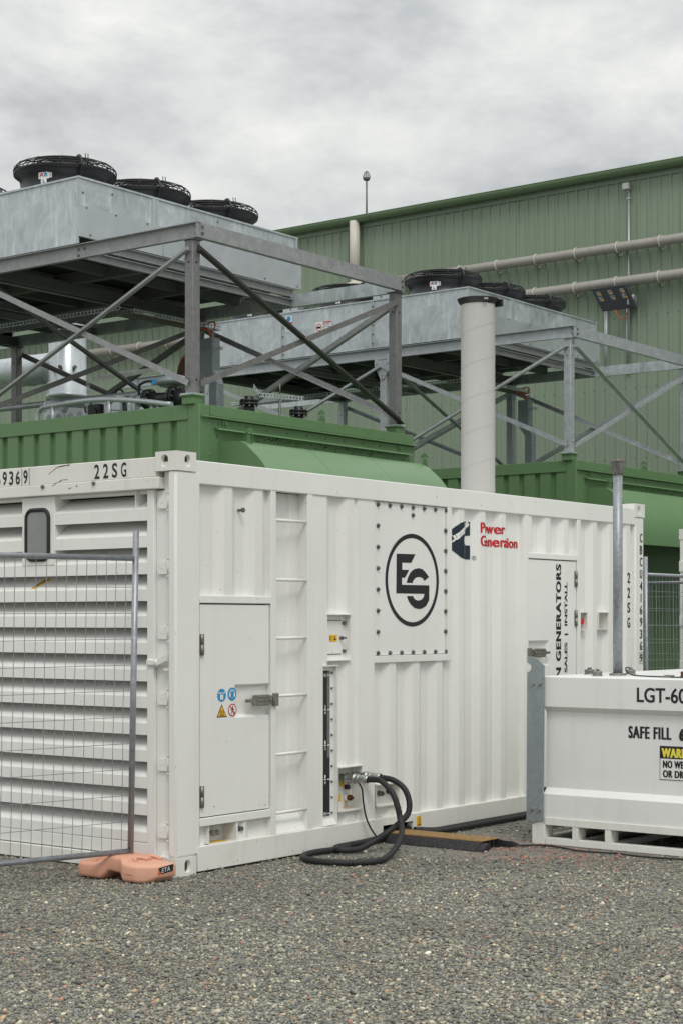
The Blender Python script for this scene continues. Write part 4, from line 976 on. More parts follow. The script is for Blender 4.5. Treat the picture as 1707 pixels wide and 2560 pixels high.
o = MB().tube(crom([(1.79, -0.03, 0.452), (1.80, -0.06, 0.40), (1.82, -0.055, 0.315), (1.86, -0.05, 0.20), (1.92, -0.055, 0.106), (2.02, -0.05, 0.03), (2.10, -0.04, 0.035), (2.22, 0.02, 0.035)], 8), 0.006, 6).build('earth_cable', RUBBER); tag(o, 'thin black cable hanging from the hose couplings down to the fork pocket', 'cable')
rp = thing('cable_ramp', 'black rubber cable ramp with an ochre lid lying by the fork pocket', 'cable ramp', (2.3, -0.4, 0))
mb = MB()
mb.prism([(2.075, 0.004), (2.085, 0.014), (2.155, 0.056), (2.170, 0.056), (2.170, 0.004)], 'y', -0.80, 0.0); mb.prism([(2.375, 0.004), (2.375, 0.056), (2.392, 0.056), (2.52, 0.016), (2.53, 0.004)], 'y', -0.80, -0.005)
mb.box((2.1705, -0.80, 0.003), (2.3745, -0.01, 0.010))
for x in (2.219, 2.271, 2.323): mb.box((x-0.006, -0.798, 0.0105), (x+0.006, -0.01, 0.054))
mb.prism([(2.085, 0.004), (2.10, 0.020), (2.155, 0.050), (2.175, 0.050), (2.175, 0.004)], 'y', -0.858, -0.8005); mb.prism([(2.385, 0.004), (2.385, 0.048), (2.44, 0.040), (2.50, 0.020), (2.53, 0.004)], 'y', -0.875, -0.8005)
for i in range(20):
    for j in range(3):
        x = 2.096 + 0.020*j; z = 0.0205 + 0.0121*j; y = -0.03-0.038*i - (0.019 if j % 2 else 0); s_ = 1 if (i+j) % 2 else -1
        mb.bar((x-0.006*s_, y-0.008, z-0.0036*s_), (x+0.006*s_, y+0.008, z+0.0036*s_), (0.85, 0, 0.5), (-0.5, 0, 0.85), 0.0018, 0.0022)
mb.build('ramp_body', RAMPB, rp)
mb = MB(); mb.box((2.160, -0.795, 0.0565), (2.388, -0.004, 0.064), bev=0.002)
for i in range(4): mb.box((2.388, -0.78+0.2*i, 0.0567), (2.401, -0.69+0.2*i, 0.0635))
for j in range(9):
    for i in range(13):
        mb.box((2.166+0.0245*j, -0.785+0.06*i+(0.03 if j % 2 else 0), 0.0641), (2.187+0.0245*j, -0.785+0.06*i+0.052+(0.03 if j % 2 and i < 12 else 0), 0.0662))
mb.build('ramp_lid', RAMPY, rp)
o = MB().tube(crom([(2.45, 0.05, 0.06), (2.687, -0.035, 0.03), (2.909, -0.050, 0.03), (3.157, -0.045, 0.03), (3.326, -0.040, 0.03), (3.69, -0.040, 0.03), (3.924, -0.035, 0.03), (4.3, -0.04, 0.03), (4.9, -0.05, 0.03)]), 0.021, 12).build('power_cable', RUBBER); tag(o, 'thick black cable lying tight against the foot of the white container', 'cable', 'cables along the container foot')
o = MB().tube(crom([(2.47, -0.03, 0.055), (2.60, -0.075, 0.03), (2.81, -0.105, 0.028), (3.088, -0.105, 0.028), (3.524, -0.098, 0.028), (3.807, -0.092, 0.028), (4.3, -0.10, 0.028), (4.9, -0.12, 0.028)]), 0.0205, 12).build('power_cable', RUBBER); tag(o, 'thick black cable lying on the gravel just outside the other along the container', 'cable', 'cables along the container foot')
o = MB().tube(crom([(2.35, -0.70, 0.03), (2.414, -0.783, 0.018), (2.439, -0.908, 0.014), (2.503, -0.965, 0.014), (2.557, -1.063, 0.014), (2.53, -1.205, 0.014), (2.46, -1.38, 0.014), (2.47, -1.505, 0.014), (2.50, -1.645, 0.014), (2.47, -1.821, 0.014), (2.486, -2.009, 0.014), (2.52, -2.2, 0.014), (2.6, -2.8, 0.014)]), 0.0065, 6).build('ground_cable', RUBBER); tag(o, 'thin black cable snaking over the gravel in front of the tank skid', 'cable')

# ------------------------------------------------------------------ green generator enclosures
XA, XB, YF_, YBK, ZT = 4.012, 7.440, 3.450, 15.6, 3.552
DX = 6.908
en = thing('generator_enclosure', 'dark green ribbed enclosure with curved air hood right behind the white container', 'generator enclosure', (XA, YF_, 0), 'green generator enclosures')
mb = MB()
prof = []; y = YF_ + 0.14
while y < YBK - 0.3:
    prof += [(XA+0.012, y), (XA+0.012, y+0.150), (XA+0.046, y+0.158), (XA+0.046, y+0.224)]; y += 0.2325
prof.append((XA+0.012, y))
mb.sheet(prof, 0.10, 3.41)
mb.sheet([(XB-0.012, YF_+0.1), (XB-0.012, YBK)], 0.1, 3.41); mb.sheet([(XA+0.1, YBK-0.02), (XB-0.1, YBK-0.02)], 0.1, 3.41)
mb.build('side_panel', GREEN, en)
mb = MB()
mb.box((XA, YF_+0.148, 3.412), (XA+0.12, YBK, ZT), bev=0.004); mb.box((XB-0.12, YF_+0.148, 3.412), (XB, YBK, ZT))
mb.box((XA+0.148, YF_-0.004, 3.452), (XB-0.03, YF_+0.13, ZT), bev=0.004)
mb.prism([(YF_-0.004, 3.4515), (YF_-0.040, 3.438), (YF_-0.040, 3.432), (YF_+0.03, 3.432), (YF_+0.03, 3.4515)], 'x', XA+0.02, XB+0.012)
mb.build('top_rail', GREEN, en)
MB().box((XA, YF_, 0), (XA+0.145, YF_+0.145, ZT-0.001), bev=0.006).build('corner_post', GREEN, en); MB().box((XB-0.12, YF_+0.004, 0), (XB, YF_+0.145, 3.430), bev=0.006).build('corner_post', GREEN, en)
MB().box((XA+0.121, YF_+0.131, ZT-0.05), (XB-0.121, YBK, ZT-0.03)).build('roof', GREEN, en)
mb = MB(); mb.box((XA+0.146, YF_+0.020, 0.1), (XB-0.121, YF_+0.03, 3.43)); mb.box((XA+0.100, YF_+0.006, 2.45), (XB-0.100, YF_+0.016, 3.425)); mb.build('front_panel', GREEN, en)
MB().box((XA+0.096, YF_+0.002, 2.6), (XA+0.1015, YF_+0.02, 3.42)).build('panel_gap', VOID, en)
mb = MB(); mb.prism([(YF_+0.006, 3.352), (YF_-0.052, 3.336), (YF_-0.055, 3.326), (YF_-0.046, 3.326), (YF_-0.044, 3.330), (YF_+0.006, 3.344)], 'x', 4.217, 7.325); mb.build('drip_flashing', HOODG, en)
hp = [(3.456, 3.222), (3.26, 3.222), (3.20, 3.210), (3.13, 3.176), (3.05, 3.112), (2.97, 3.042), (2.90, 2.960), (2.845, 2.87), (2.805, 2.77), (2.782, 2.66), (2.776, 2.545), (2.776, 2.515)]
hpc = [(p.y, p.z) for p in crom([(0, y, z) for y, z in hp], 4)]
mb = MB(); xs = [4.292 + (7.235-4.292)*i/3 for i in range(4)]
for x0, x1 in zip(xs, xs[1:]):
    A = [mb.bm.verts.new((x0, *p)) for p in hpc]; B = [mb.bm.verts.new((x1, *p)) for p in hpc]
    for i in range(len(hpc)-1): mb.face([A[i], B[i], B[i+1], A[i+1]], 0, True)
for x in xs[1:3]: mb.tube([(x, y, z+0.0005) for y, z in hpc], 0.0022, 4)
mb.box((4.292, 2.770, 2.500), (7.235, 2.800, 2.5148)); hood = mb.build('air_hood', HOODG, en)
for x in (4.288, 7.2355):
    mb = MB(); mb.prism([(3.45, 2.515)] + [(y, z-0.001) for y, z in hp], 'x', x, x+0.004); mb.build('end_plate', GREEN, hood)
MB().box((4.30, 2.81, 2.56), (7.22, 3.44, 2.565)).build('hood_shade_sheet', VOID, hood)  # near-black sheet added across the open hood for its shaded underside
def lug(parent, x, y, z0, z1, w=0.055, axis='x', t=0.008):
    """flat lifting plate with a hole"""
    mb = MB(); cz = z1 - w*0.85; n = 12; r = 0.016
    top = [(y - w*math.cos(math.pi*i/n), cz + w*math.sin(math.pi*i/n)) for i in range(n+1)]
    out_ = [(y-w, z0)] + top + [(y+w, z0)]
    # plate in two halves round the hole
    hole = [(y - r*math.cos(math.pi*i/n), cz + r*math.sin(math.pi*i/n)) for i in range(n+1)]
    V = (lambda p, a: (a, p[0], p[1])) if axis == 'x' else (lambda p, a: (p[0], a, p[1]))
    a0 = (x if axis == 'x' else 0)
    for a in (a0, a0+t):
        O = [mb.bm.verts.new(V(p, a)) for p in top]; I = [mb.bm.verts.new(V(p, a)) for p in hole]
        for i in range(n): mb.face([O[i], O[i+1], I[i+1], I[i]])
        lo = [mb.bm.verts.new(V((y - r*math.cos(math.pi*i/n), cz - r*math.sin(math.pi*i/n)), a)) for i in range(n+1)]
        bt = [mb.bm.verts.new(V((y - w + 2*w*i/n, z0), a)) for i in range(n+1)]
        for i in range(n): mb.face([lo[i], lo[i+1], bt[i+1], bt[i]])
    ring_ = [(y-w, z0)] + top + [(y+w, z0)]
    A = [mb.bm.verts.new(V(p, a0)) for p in ring_]; B = [mb.bm.verts.new(V(p, a0+t)) for p in ring_]
    for i in range(len(ring_)-1): mb.face([A[i], A[i+1], B[i+1], B[i]])
    bmesh.ops.recalc_face_normals(mb.bm, faces=mb.bm.faces)
    return mb.build('lifting_lug', GREEN, parent)
mb = MB(); rr = random.Random(9)
for k in range(150):
    c_ = rr.choice([5.0, 5.35, 5.9, 6.4, 6.75]); x = c_ + rr.gauss(0, 0.14); z = 3.302 + rr.gauss(0, 0.012); r_ = rr.uniform(0.003, 0.009)
    if 3.282 < z < 3.325: mb.poly([(x+r_*math.cos(a)*rr.uniform(0.6, 1.4), YF_+0.0045, z+r_*math.sin(a)*rr.uniform(0.5, 1.2)) for a in (0, 1.3, 2.5, 3.8, 5.1)])
tag(mb.build('mould_specks', VOID, en), None, kind='stuff')
lug(hood, 4.40, 3.19, 3.115, 3.335, 0.050); lug(hood, 7.26, 3.20, 3.10, 3.325, 0.050)
lug(en, 5.86, YF_+0.03, 3.553, 3.665, 0.045)
for k, x in enumerate([4.29] + [4.685+0.304*i for i in range(8)]): MB().cyl((x, YF_+0.008, 3.388), (x, YF_-0.004, 3.388), 0.009, 8).build('rivet', BOLT, en)
for x in [4.26] + [4.853+0.2983*i for i in range(9)]: MB().cyl((x, YF_+0.008, 3.274), (x, YF_-0.004, 3.274), 0.009, 8).build('rivet', BOLT, en)
for z in (3.38, 3.10): MB().cyl((4.155, YF_+0.008, z), (4.155, YF_-0.004, z), 0.009, 8).build('rivet', CHROME, en)
for x in (4.36, 7.15): MB().box((x-0.03, YF_-0.006, 3.378), (x+0.03, YF_+0.006, 3.428)).cyl((x+0.012, YF_-0.006, 3.40), (x+0.012, YF_-0.016, 3.40), 0.020, 12).build('eye_bracket', GREEN, en)
COLX, COLY = (4.00, 7.20), (3.52, 6.35, 9.50)
for y in COLY:
    for x in COLX:
        MB().box((x-0.02, y-0.02, ZT-0.001), (x+0.12, y+0.12, 3.625), bev=0.004).box((x-0.035, y-0.035, 3.6255), (x+0.135, y+0.135, 3.640)).build('post_stub', GREEN, en)

# ------------------------------------------------------------------ steel support frames
fr = thing('support_frame', 'grey bolted steel frame with crossed braces on the green enclosure behind the white container', 'steel frame', (XA, YF_, 3.64), 'cooler support frames')
def chan_y(x, y0, y1, z0, z1, s, fl=0.045, t=0.007):
    mb = MB(); mb.box((x, y0, z0), (x+s*t, y1, z1)); mb.box((x-s*fl, y0, z1-t), (x-0.0004*s, y1, z1)); mb.box((x-s*fl, y0, z0), (x-0.0004*s, y1, z0+t)); return mb
def chan_x(y, x0, x1, z0, z1, s, fl=0.045, t=0.007):
    mb = MB(); mb.box((x0, y, z0), (x1, y+s*t, z1)); mb.box((x0, y-s*fl, z1-t), (x1, y-0.0004*s, z1)); mb.box((x0, y-s*fl, z0), (x1, y-0.0004*s, z0+t)); return mb
for y in COLY:
    for x in COLX:
        c = MB().box((x, y, 3.641), (x+0.10, y+0.10, 5.066), bev=0.006).box((x-0.02, y-0.02, 5.067), (x+0.12, y+0.12, 5.079)).build('column', COLS, fr)
        MB().box((x-0.03, y-0.03, 3.6405), (x+0.13, y+0.13, 3.652)).build('base_plate', GALV, c)
        for z in (4.86, 3.78):
            MB().cyl((x-0.004, y+0.05, z), (x, y+0.05, z), 0.009, 8).cyl((x+0.05, y-0.004, z), (x+0.05, y, z), 0.009, 8).build('bolt_hole', VOID, c)
m = chan_y(4.040, 3.46, 11.3, 5.08, 5.222, 1); m.build('beam', STEEL, fr)
m = chan_y(7.262, 3.50, 11.3, 5.08, 5.222, 1, fl=-0.05); m.build('beam', GALV, fr)
mb = MB(); mb.box((4.044, 3.470, 5.082), (7.275, 3.477, 5.222)); mb.box((4.044, 3.4775, 5.082), (7.275, 3.53, 5.090)); mb.box((4.044, 3.4775, 5.214), (7.275, 3.53, 5.222))
mb.build('beam', STEEL, fr)
MB().box((3.990, 3.466, 5.084), (4.0435, 3.474, 5.218)).build('end_plate', STEEL, fr)
for x, y, z in ((4.075, 3.470, 5.182), (4.075, 3.470, 5.122), (7.24, 3.470, 5.182), (7.24, 3.470, 5.122)):
    MB().cyl((x, y, z), (x, y-0.012, z), 0.016, 6, smooth=False).build('bolt', BOLT, fr)
for y, z in ((3.51, 5.182), (3.51, 5.122), (5.06, 5.18), (5.06, 5.12), (4.98, 5.18)):
    MB().cyl((4.040, y, z), (4.028, y, z), 0.014, 6, smooth=False).build('bolt', BOLT, fr)
def brace(p0, p1, nrm, mat, sz=0.056): MB().angle(p0, p1, nrm, sz, 0.007).build('brace', mat, fr)
xo = 3.992
brace((xo, 3.56, 4.985), (xo, 6.40, 3.74), (-1, 0, 0), STEEL, 0.05); brace((xo-0.012, 6.42, 4.985), (xo-0.012, 3.56, 3.745), (1, 0, 0), STEEL)
brace((xo, 6.42, 4.985), (xo, 9.5, 3.74), (-1, 0, 0), STEEL, 0.05); brace((xo-0.012, 9.52, 4.985), (xo-0.012, 6.42, 3.745), (1, 0, 0), STEEL)
yo = 3.512
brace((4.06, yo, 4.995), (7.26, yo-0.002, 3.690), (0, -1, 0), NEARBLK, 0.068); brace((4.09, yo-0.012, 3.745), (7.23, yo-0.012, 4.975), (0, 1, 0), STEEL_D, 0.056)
xr = 7.305
brace((xr, 3.60, 4.985), (xr, 6.38, 3.74), (1, 0, 0), STEEL, 0.056); brace((xr+0.012, 6.40, 4.985), (xr+0.012, 3.58, 3.74), (-1, 0, 0), STEEL, 0.056)
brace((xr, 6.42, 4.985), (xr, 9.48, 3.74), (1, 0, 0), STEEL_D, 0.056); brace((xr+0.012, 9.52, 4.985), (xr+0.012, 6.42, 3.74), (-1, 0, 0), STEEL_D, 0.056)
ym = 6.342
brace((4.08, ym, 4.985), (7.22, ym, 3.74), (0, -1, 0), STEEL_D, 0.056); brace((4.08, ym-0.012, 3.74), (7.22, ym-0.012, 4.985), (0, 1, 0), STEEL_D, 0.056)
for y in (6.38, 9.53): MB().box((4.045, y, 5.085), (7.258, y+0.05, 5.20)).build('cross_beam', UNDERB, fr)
mb = MB(); mb.prism([(6.27, 5.079), (6.53, 5.079), (6.53, 4.99), (6.43, 4.80), (6.37, 4.80), (6.27, 4.99)], 'x', 3.986, 3.992)
for y, z in ((6.31, 5.02), (6.49, 5.02), (6.40, 4.86)): mb.cyl((3.986, y, z), (3.974, y, z), 0.014, 6, smooth=False)
mb.build('gusset_plate', STEEL, fr)

# ------------------------------------------------------------------ dry coolers with fans
YR0, YR1, XR0, XR1, ZR0, ZR1 = 5.040, 9.740, 4.020, 7.390, 5.238, 5.885
dc = thing('dry_cooler', 'galvanised dry cooler with black fans on the frame directly behind the white container', 'dry cooler', (XR0, YR0, ZR0), 'dry coolers')
mb = MB(); mb.box((XR0, YR0, ZR0), (XR0+0.01, YR1, ZR1)); mb.box((XR1-0.01, YR0, ZR0+0.3), (XR1, YR1, ZR1)); mb.box((XR0+0.0105, YR1-0.01, ZR0), (XR1-0.0105, YR1, ZR1))
mb.build('end_sheet', GALV, dc)
mb = MB(); mb.box((XR0+0.0105, YR0, 5.575), (XR1-0.0105, YR0+0.01, ZR1)); mb.build('front_sheet', GALV, dc)
mb = MB(); mb.box((XR0-0.012, YR0-0.030, 5.300), (5.178, YR0-0.002, 5.605)); mb.box((5.184, YR0-0.030, 5.300), (XR1+0.05, YR0-0.002, 5.605)); mb.build('lower_panel', GALV2, dc)
mb = MB(); mb.box((XR0+0.02, YR0+0.02, ZR1-0.02), (XR1-0.02, YR1-0.02, ZR1-0.01)); mb.build('top_sheet', GALV, dc)
mb = MB(); mb.box((XR0-0.014, YR0-0.014, ZR1-0.012), (XR0+0.03, YR1, ZR1+0.006)); mb.box((XR0+0.0305, YR0-0.014, ZR1-0.012), (XR1+0.01, YR0+0.03, ZR1+0.006)); mb.build('top_edge', GALV, dc)
MB().box((XR0-0.005, YR0-0.006, 5.606), (XR0+0.028, YR0-0.0005, ZR1-0.013)).box((XR0-0.006, YR0-0.006, 5.606), (XR0-0.0003, YR0+0.022, ZR1-0.0135)).build('corner_strip', GALV2, dc); MB().box((XR1-0.03, YR0-0.012, 5.606), (XR1+0.006, YR0-0.0005, ZR1-0.013)).build('corner_strip', GALV2, dc)
mb = MB(); mb.box((5.045, YR0-0.012, 5.606), (5.095, YR0-0.0005, ZR1-0.013)); mb.box((5.102, YR0-0.010, 5.606), (5.140, YR0-0.0005, ZR1-0.013)); mb.build('seam_strip', GALV2, dc)
for y in (6.590, 8.155):
    mb = MB(); mb.box((XR0-0.012, y-0.030, ZR0), (XR0-0.0005, y-0.006, ZR1-0.013)); mb.box((XR0-0.010, y+0.006, ZR0), (XR0-0.0005, y+0.030, ZR1-0.013)); s_ = mb.build('seam_strip', GALV2, dc)
    for k in range(5): MB().cyl((XR0-0.012, y-0.018, 5.30+0.125*k), (XR0-0.026, y-0.018, 5.30+0.125*k), 0.012, 6, smooth=False).build('bolt', BOLT, s_)
for x, z in [(4.08, 5.74), (4.48, 5.80), (6.05, 5.82), (4.10, 5.59), (4.50, 5.59), (4.95, 5.59), (5.5, 5.59), (6.0, 5.59), (6.5, 5.59), (7.0, 5.59), (5.5, 5.33), (6.1, 5.33), (6.8, 5.33), (4.15, 5.33), (7.35, 5.59), (7.37, 5.33)]:
    MB().cyl((x, YR0-0.030 if z < 5.605 else YR0, z), (x, YR0-0.036 if z < 5.605 else YR0-0.008, z), 0.010, 8).build('screw', BOLT, dc)
# bearers and coil underside
for y in (YR0-0.02, 6.57, 8.14, 9.70):
    m = chan_x(y, 4.047, XR1-0.06, 5.085, 5.165, 1, 0.04); m.build('bearer', STEEL, dc)
    m = chan_x(y+0.03, 4.32, XR1-0.05, 5.20, 5.290, 1, 0.04); m.build('bearer', STEEL, dc)
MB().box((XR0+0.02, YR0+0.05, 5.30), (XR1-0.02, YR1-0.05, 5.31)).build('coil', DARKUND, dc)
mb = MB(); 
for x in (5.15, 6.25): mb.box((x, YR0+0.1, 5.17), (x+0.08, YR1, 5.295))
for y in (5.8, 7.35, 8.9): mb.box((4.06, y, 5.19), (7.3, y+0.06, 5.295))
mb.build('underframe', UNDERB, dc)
def fan(cx, cy):
    z = ZR1+0.006
    mb = MB(); mb.lathe([(0.495, z), (0.465, z+0.02), (0.452, z+0.10), (0.462, z+0.165), (0.505, z+0.205), (0.522, z+0.215), (0.526, z+0.235), (0.520, z+0.245), (0.47, z+0.235), (0.44, z+0.17), (0.43, z+0.02)], (cx, cy, 0), 56)
    f = mb.build('fan', BLACK, dc)
    mb = MB(); mb.lathe([(0.43, z+0.03), (0.12, z+0.03), (0.12, z+0.16), (0.0, z+0.16)], (cx, cy, 0), 32)
    for k in range(7):
        a = 2*math.pi*k/7; u = Vector((math.cos(a), math.sin(a), 0)); v = Vector((-math.sin(a), math.cos(a), 0)); o = Vector((cx, cy, z+0.10))
        mb.poly([o+u*0.11-v*0.06+Vector((0,0,-.03)), o+u*0.41-v*0.10+Vector((0,0,-.02)), o+u*0.42+v*0.06+Vector((0,0,.03)), o+u*0.11+v*0.05+Vector((0,0,.03))])
    mb.build('impeller', BLACK, f)
    mb = MB()
    GP = [(0.522, 0.232), (0.524, 0.262), (0.516, 0.288), (0.496, 0.308), (0.465, 0.320)] + [(0.465-0.038*k, 0.320+0.012*(1-((0.465-0.038*k)/0.465)**2)) for k in range(1, 10)]
    for r, h in GP: mb.tube([(cx+r*math.cos(2*math.pi*i/44), cy+r*math.sin(2*math.pi*i/44), z+h) for i in range(44)], 0.0052, 4, closed=True)
    for k in range(12):
        a = 2*math.pi*k/12 + 0.2
        mb.tube([(cx+r*math.cos(a+0.5*(0.524-r)), cy+r*math.sin(a+0.5*(0.524-r)), z+h+0.003) for r, h in GP], 0.0058, 4)
    mb.build('wire_guard', BLACKW, f)
    # cable loop over the guard, towards the viewer's left
    a0 = math.atan2(-0.86, -0.5) + 0.08
    u = Vector((math.cos(a0), math.sin(a0), 0)); o = Vector((cx, cy, 0))
    mb = MB(); mb.tube(crom([o+u*0.475+Vector((0,0,z+0.05)), o+u*0.52+Vector((0,0,z+0.15)), o+u*0.545+Vector((0,0,z+0.24)), o+u*0.50+Vector((0,0,z+0.315)), o+u*0.44+Vector((0,0,z+0.345)), o+u*0.34+Vector((0,0,z+0.335))], 5), 0.013, 8)
    for da in (0.11, 0.17): 
        q = Vector((math.cos(a0+da), math.sin(a0+da), 0)); mb.tube([o+q*0.50+Vector((0,0,z+0.225)), o+q*0.49+Vector((0,0,z+0.36))], 0.005, 5)
    mb.cyl(o+u*0.458+Vector((0.03,-0.03,z+0.04)), o+u*0.50+Vector((0.045,-0.05,z+0.04)), 0.028, 12)
    mb.build('motor_cable', BLACK, f)
    # sticker on the outside of the shroud, facing the viewer's left
    mb = MB()
    def S_(a, zz_, off=0.0): r = 0.4615+off; return Vector((cx+r*math.cos(a), cy+r*math.sin(a), zz_))
    def quad(a0, a1, z0, z1, m, off):
        k = 4
        for i in range(k):
            p, q = a0+(a1-a0)*i/k, a0+(a1-a0)*(i+1)/k
            mb.poly([S_(p, z0, off), S_(q, z0, off), S_(q, z1, off), S_(p, z1, off)], m)
    aS = math.atan2(-0.30, -0.95)      # left of the viewing direction
    quad(aS-0.10, aS+0.16, z+0.098, z+0.168, 0, 0.0); quad(aS+0.16, aS+0.22, z+0.105, z+0.155, 0, 0.0); quad(aS-0.04, aS+0.10, z+0.050, z+0.098, 0, 0.0)
    t = Vector((-math.sin(aS+0.03), math.cos(aS+0.03), 0))
    put(mb, 'A', S_(aS-0.07, z+0.118, 0.004), t*0.046, (0,0,0.040), 1, 0.03); put(mb, 'R', S_(aS+0.045, z+0.118, 0.004), t*0.040, (0,0,0.040), 2, 0.03); put(mb, '3', S_(aS+0.168, z+0.115, 0.004), t*0.018, (0,0,0.028), 3, 0.0); put(mb, 'L', S_(aS+0.01, z+0.058, 0.004), t*0.026, (0,0,0.034), 2, 0.04)
    mb.build('maker_sticker', [WHITEI, RED, BLUE, LATCHM], f)
for y in (6.52, 8.09): MB().box((XR0+0.05, y-0.17, ZR1+0.007), (XR0+0.20, y+0.10, ZR1+0.085), bev=0.004).cyl((XR0+0.049, y-0.04, ZR1+0.05), (XR0+0.04, y-0.04, ZR1+0.05), 0.012, 8, 1).build('terminal_box', [GALV, BOLT], dc)
for j in range(3):
    for i in range(3): fan(4.58+1.125*i, 5.82+1.60*j)

# ------------------------------------------------------------------ slotted cable tray and trunk behind the column
ct = thing('cable_riser', 'grey cable trunk with slotted tray dropping behind the main column of the near frame', 'cable trunk', (7.0, 6.0, 3.6), 'cable trunks')
mb = MB(); mb.box((6.98, 5.935, 4.43), (7.10, 6.115, 4.80)); mb.prism([(5.935, 4.4295), (6.115, 4.4295), (5.995, 4.27), (5.88, 4.27)], 'x', 6.98, 7.10); mb.box((6.98, 5.88, 3.54), (7.10, 5.995, 4.2695)); mb.build('trunking', PLATEG, ct)
def slotted(parent, p0, p1, up, w=0.05, pitch=0.055, name='slotted_rail'):
    p0 = Vector(p0); p1 = Vector(p1); d = (p1-p0); L = d.length; d.normalize(); up = Vector(up).normalized(); nn = d.cross(up)
    mb = MB(); mb.bar(p0+up*(w/2-0.006), p1+up*(w/2-0.006), up, nn, 0.006, 0.002); mb.bar(p0-up*(w/2-0.006), p1-up*(w/2-0.006), up, nn, 0.006, 0.002)
    k = int(L/pitch)
    for i in range(k+1):
        o = p0 + d*(i*pitch)
        mb.bar(o-up*(w/2-0.012), o+up*(w/2-0.012), d, nn, 0.012, 0.002)
    return mb.build(name, GALV, parent)
slotted(ct, (6.975, 5.925, 4.86), (6.975, 5.925, 4.43), (0, 1, 0), 0.035); slotted(ct, (6.975, 5.925, 4.43), (6.975, 5.86, 4.27), (0, 1, 0), 0.035); slotted(ct, (6.975, 5.86, 4.27), (6.975, 5.86, 3.62), (0, 1, 0), 0.035)
slotted(ct, (6.975, 5.92, 4.66), (6.975, 5.78, 4.66), (0, 0, 1), 0.035)
for y in (6.05, 6.30): slotted(ct, (5.82, y, 4.95), (7.25, y, 4.95), (0, 0, 1), 0.05)
for x in (5.60, 5.83): slotted(ct, (x, 6.05, 4.95), (x, 10.5, 4.95), (0, 0, 1), 0.05)
mb = MB()
for i in range(26): mb.box((5.84+0.055*i, 6.05, 4.925), (5.865+0.055*i, 6.30, 4.93))
for i in range(60): mb.box((5.60, 6.1+0.073*i, 4.925), (5.83, 6.13+0.073*i, 4.93))
mb.build('tray_rungs', STEEL_D, ct)
mb = MB(); mb.tube(crom([(6.3, 6.2, 4.945), (6.9, 6.18, 4.945), (7.02, 6.05, 4.90), (7.04, 6.02, 4.80)]), 0.014, 6); mb.tube(crom([(5.9, 6.9, 4.955), (5.8, 6.4, 4.955), (6.1, 6.22, 4.955), (6.95, 6.22, 4.96), (7.06, 6.0, 4.99), (7.04, 5.97, 4.90)]), 0.010, 6); mb.build('orange_cable', ORANGE, ct)

# copies for the second row of machines further right
for src, lab_ in ((en, 'dark green enclosure with curved air hood at the right, behind the tank vent pipe'), (fr, 'paler grey steel frame with crossed braces at the right, running out of the picture'), (dc, 'galvanised dry cooler with black fans standing further back, right of the spiral stack'), (ct, 'grey cable trunk dropping beside a column of the farther frame, right of the spiral stack')):
    c = dup_tree(src); c.location.x += DX; c['label'] = lab_
    if src is fr:
        for ch in c.children:
            for sl in ch.material_slots:
                if sl.material in (STEEL, STEEL_D, COLS, NEARBLK): sl.link = 'OBJECT'; sl.material = PALES
    if src is dc:
        xs_ = XR0 + DX
        mb = MB(); mb.poly([(xs_-0.002, 7.565, 5.545), (xs_-0.002, 7.290, 5.545), (xs_-0.002, 7.290, 5.690), (xs_-0.002, 7.565, 5.690)])
        ring(mb, (xs_-0.003, 7.505, 5.615), 0.042, 0.052, 'x', 1, 24); mb.box((xs_-0.0036, 7.47, 5.60), (xs_-0.003, 7.54, 5.63), 2)
        for k_, t_ in enumerate(('DO NOT', 'LIFT VIA', 'FORKLIFT')): put(mb, t_, (xs_-0.003, 7.435, 5.640-0.036*k_), (0, -0.13, 0), (0, 0, 0.024), 2, 0.02)
        mb.poly([(xs_-0.0025, 7.43, 5.67), (xs_-0.0025, 7.292, 5.67), (xs_-0.0025, 7.292, 5.688), (xs_-0.0025, 7.43, 5.688)], 1)
        mb.build('lifting_sticker', [WHITEI, RED, INK], c)
        mb = MB(); mb.poly([(xs_-0.002, 8.10, 5.62), (xs_-0.002, 7.98, 5.62), (xs_-0.002, 7.98, 5.83), (xs_-0.002, 8.10, 5.83)])
        disc(mb, (xs_-0.003, 8.04, 5.79), 0.038, 'x', 1, 16); mb.poly([(xs_-0.0025, 8.10, 5.715), (xs_-0.0025, 7.98, 5.715), (xs_-0.0025, 7.98, 5.745), (xs_-0.0025, 8.10, 5.745)], 2)
        put(mb, 'LIFT', (xs_-0.003, 8.08, 5.675), (0, -0.08, 0), (0, 0, 0.028), 3, 0.02); put(mb, 'POINT', (xs_-0.003, 8.085, 5.635), (0, -0.09, 0), (0, 0, 0.028), 3, 0.02)
        mb.build('lifting_sticker', [WHITEI, BLUE, RED, INK], c)

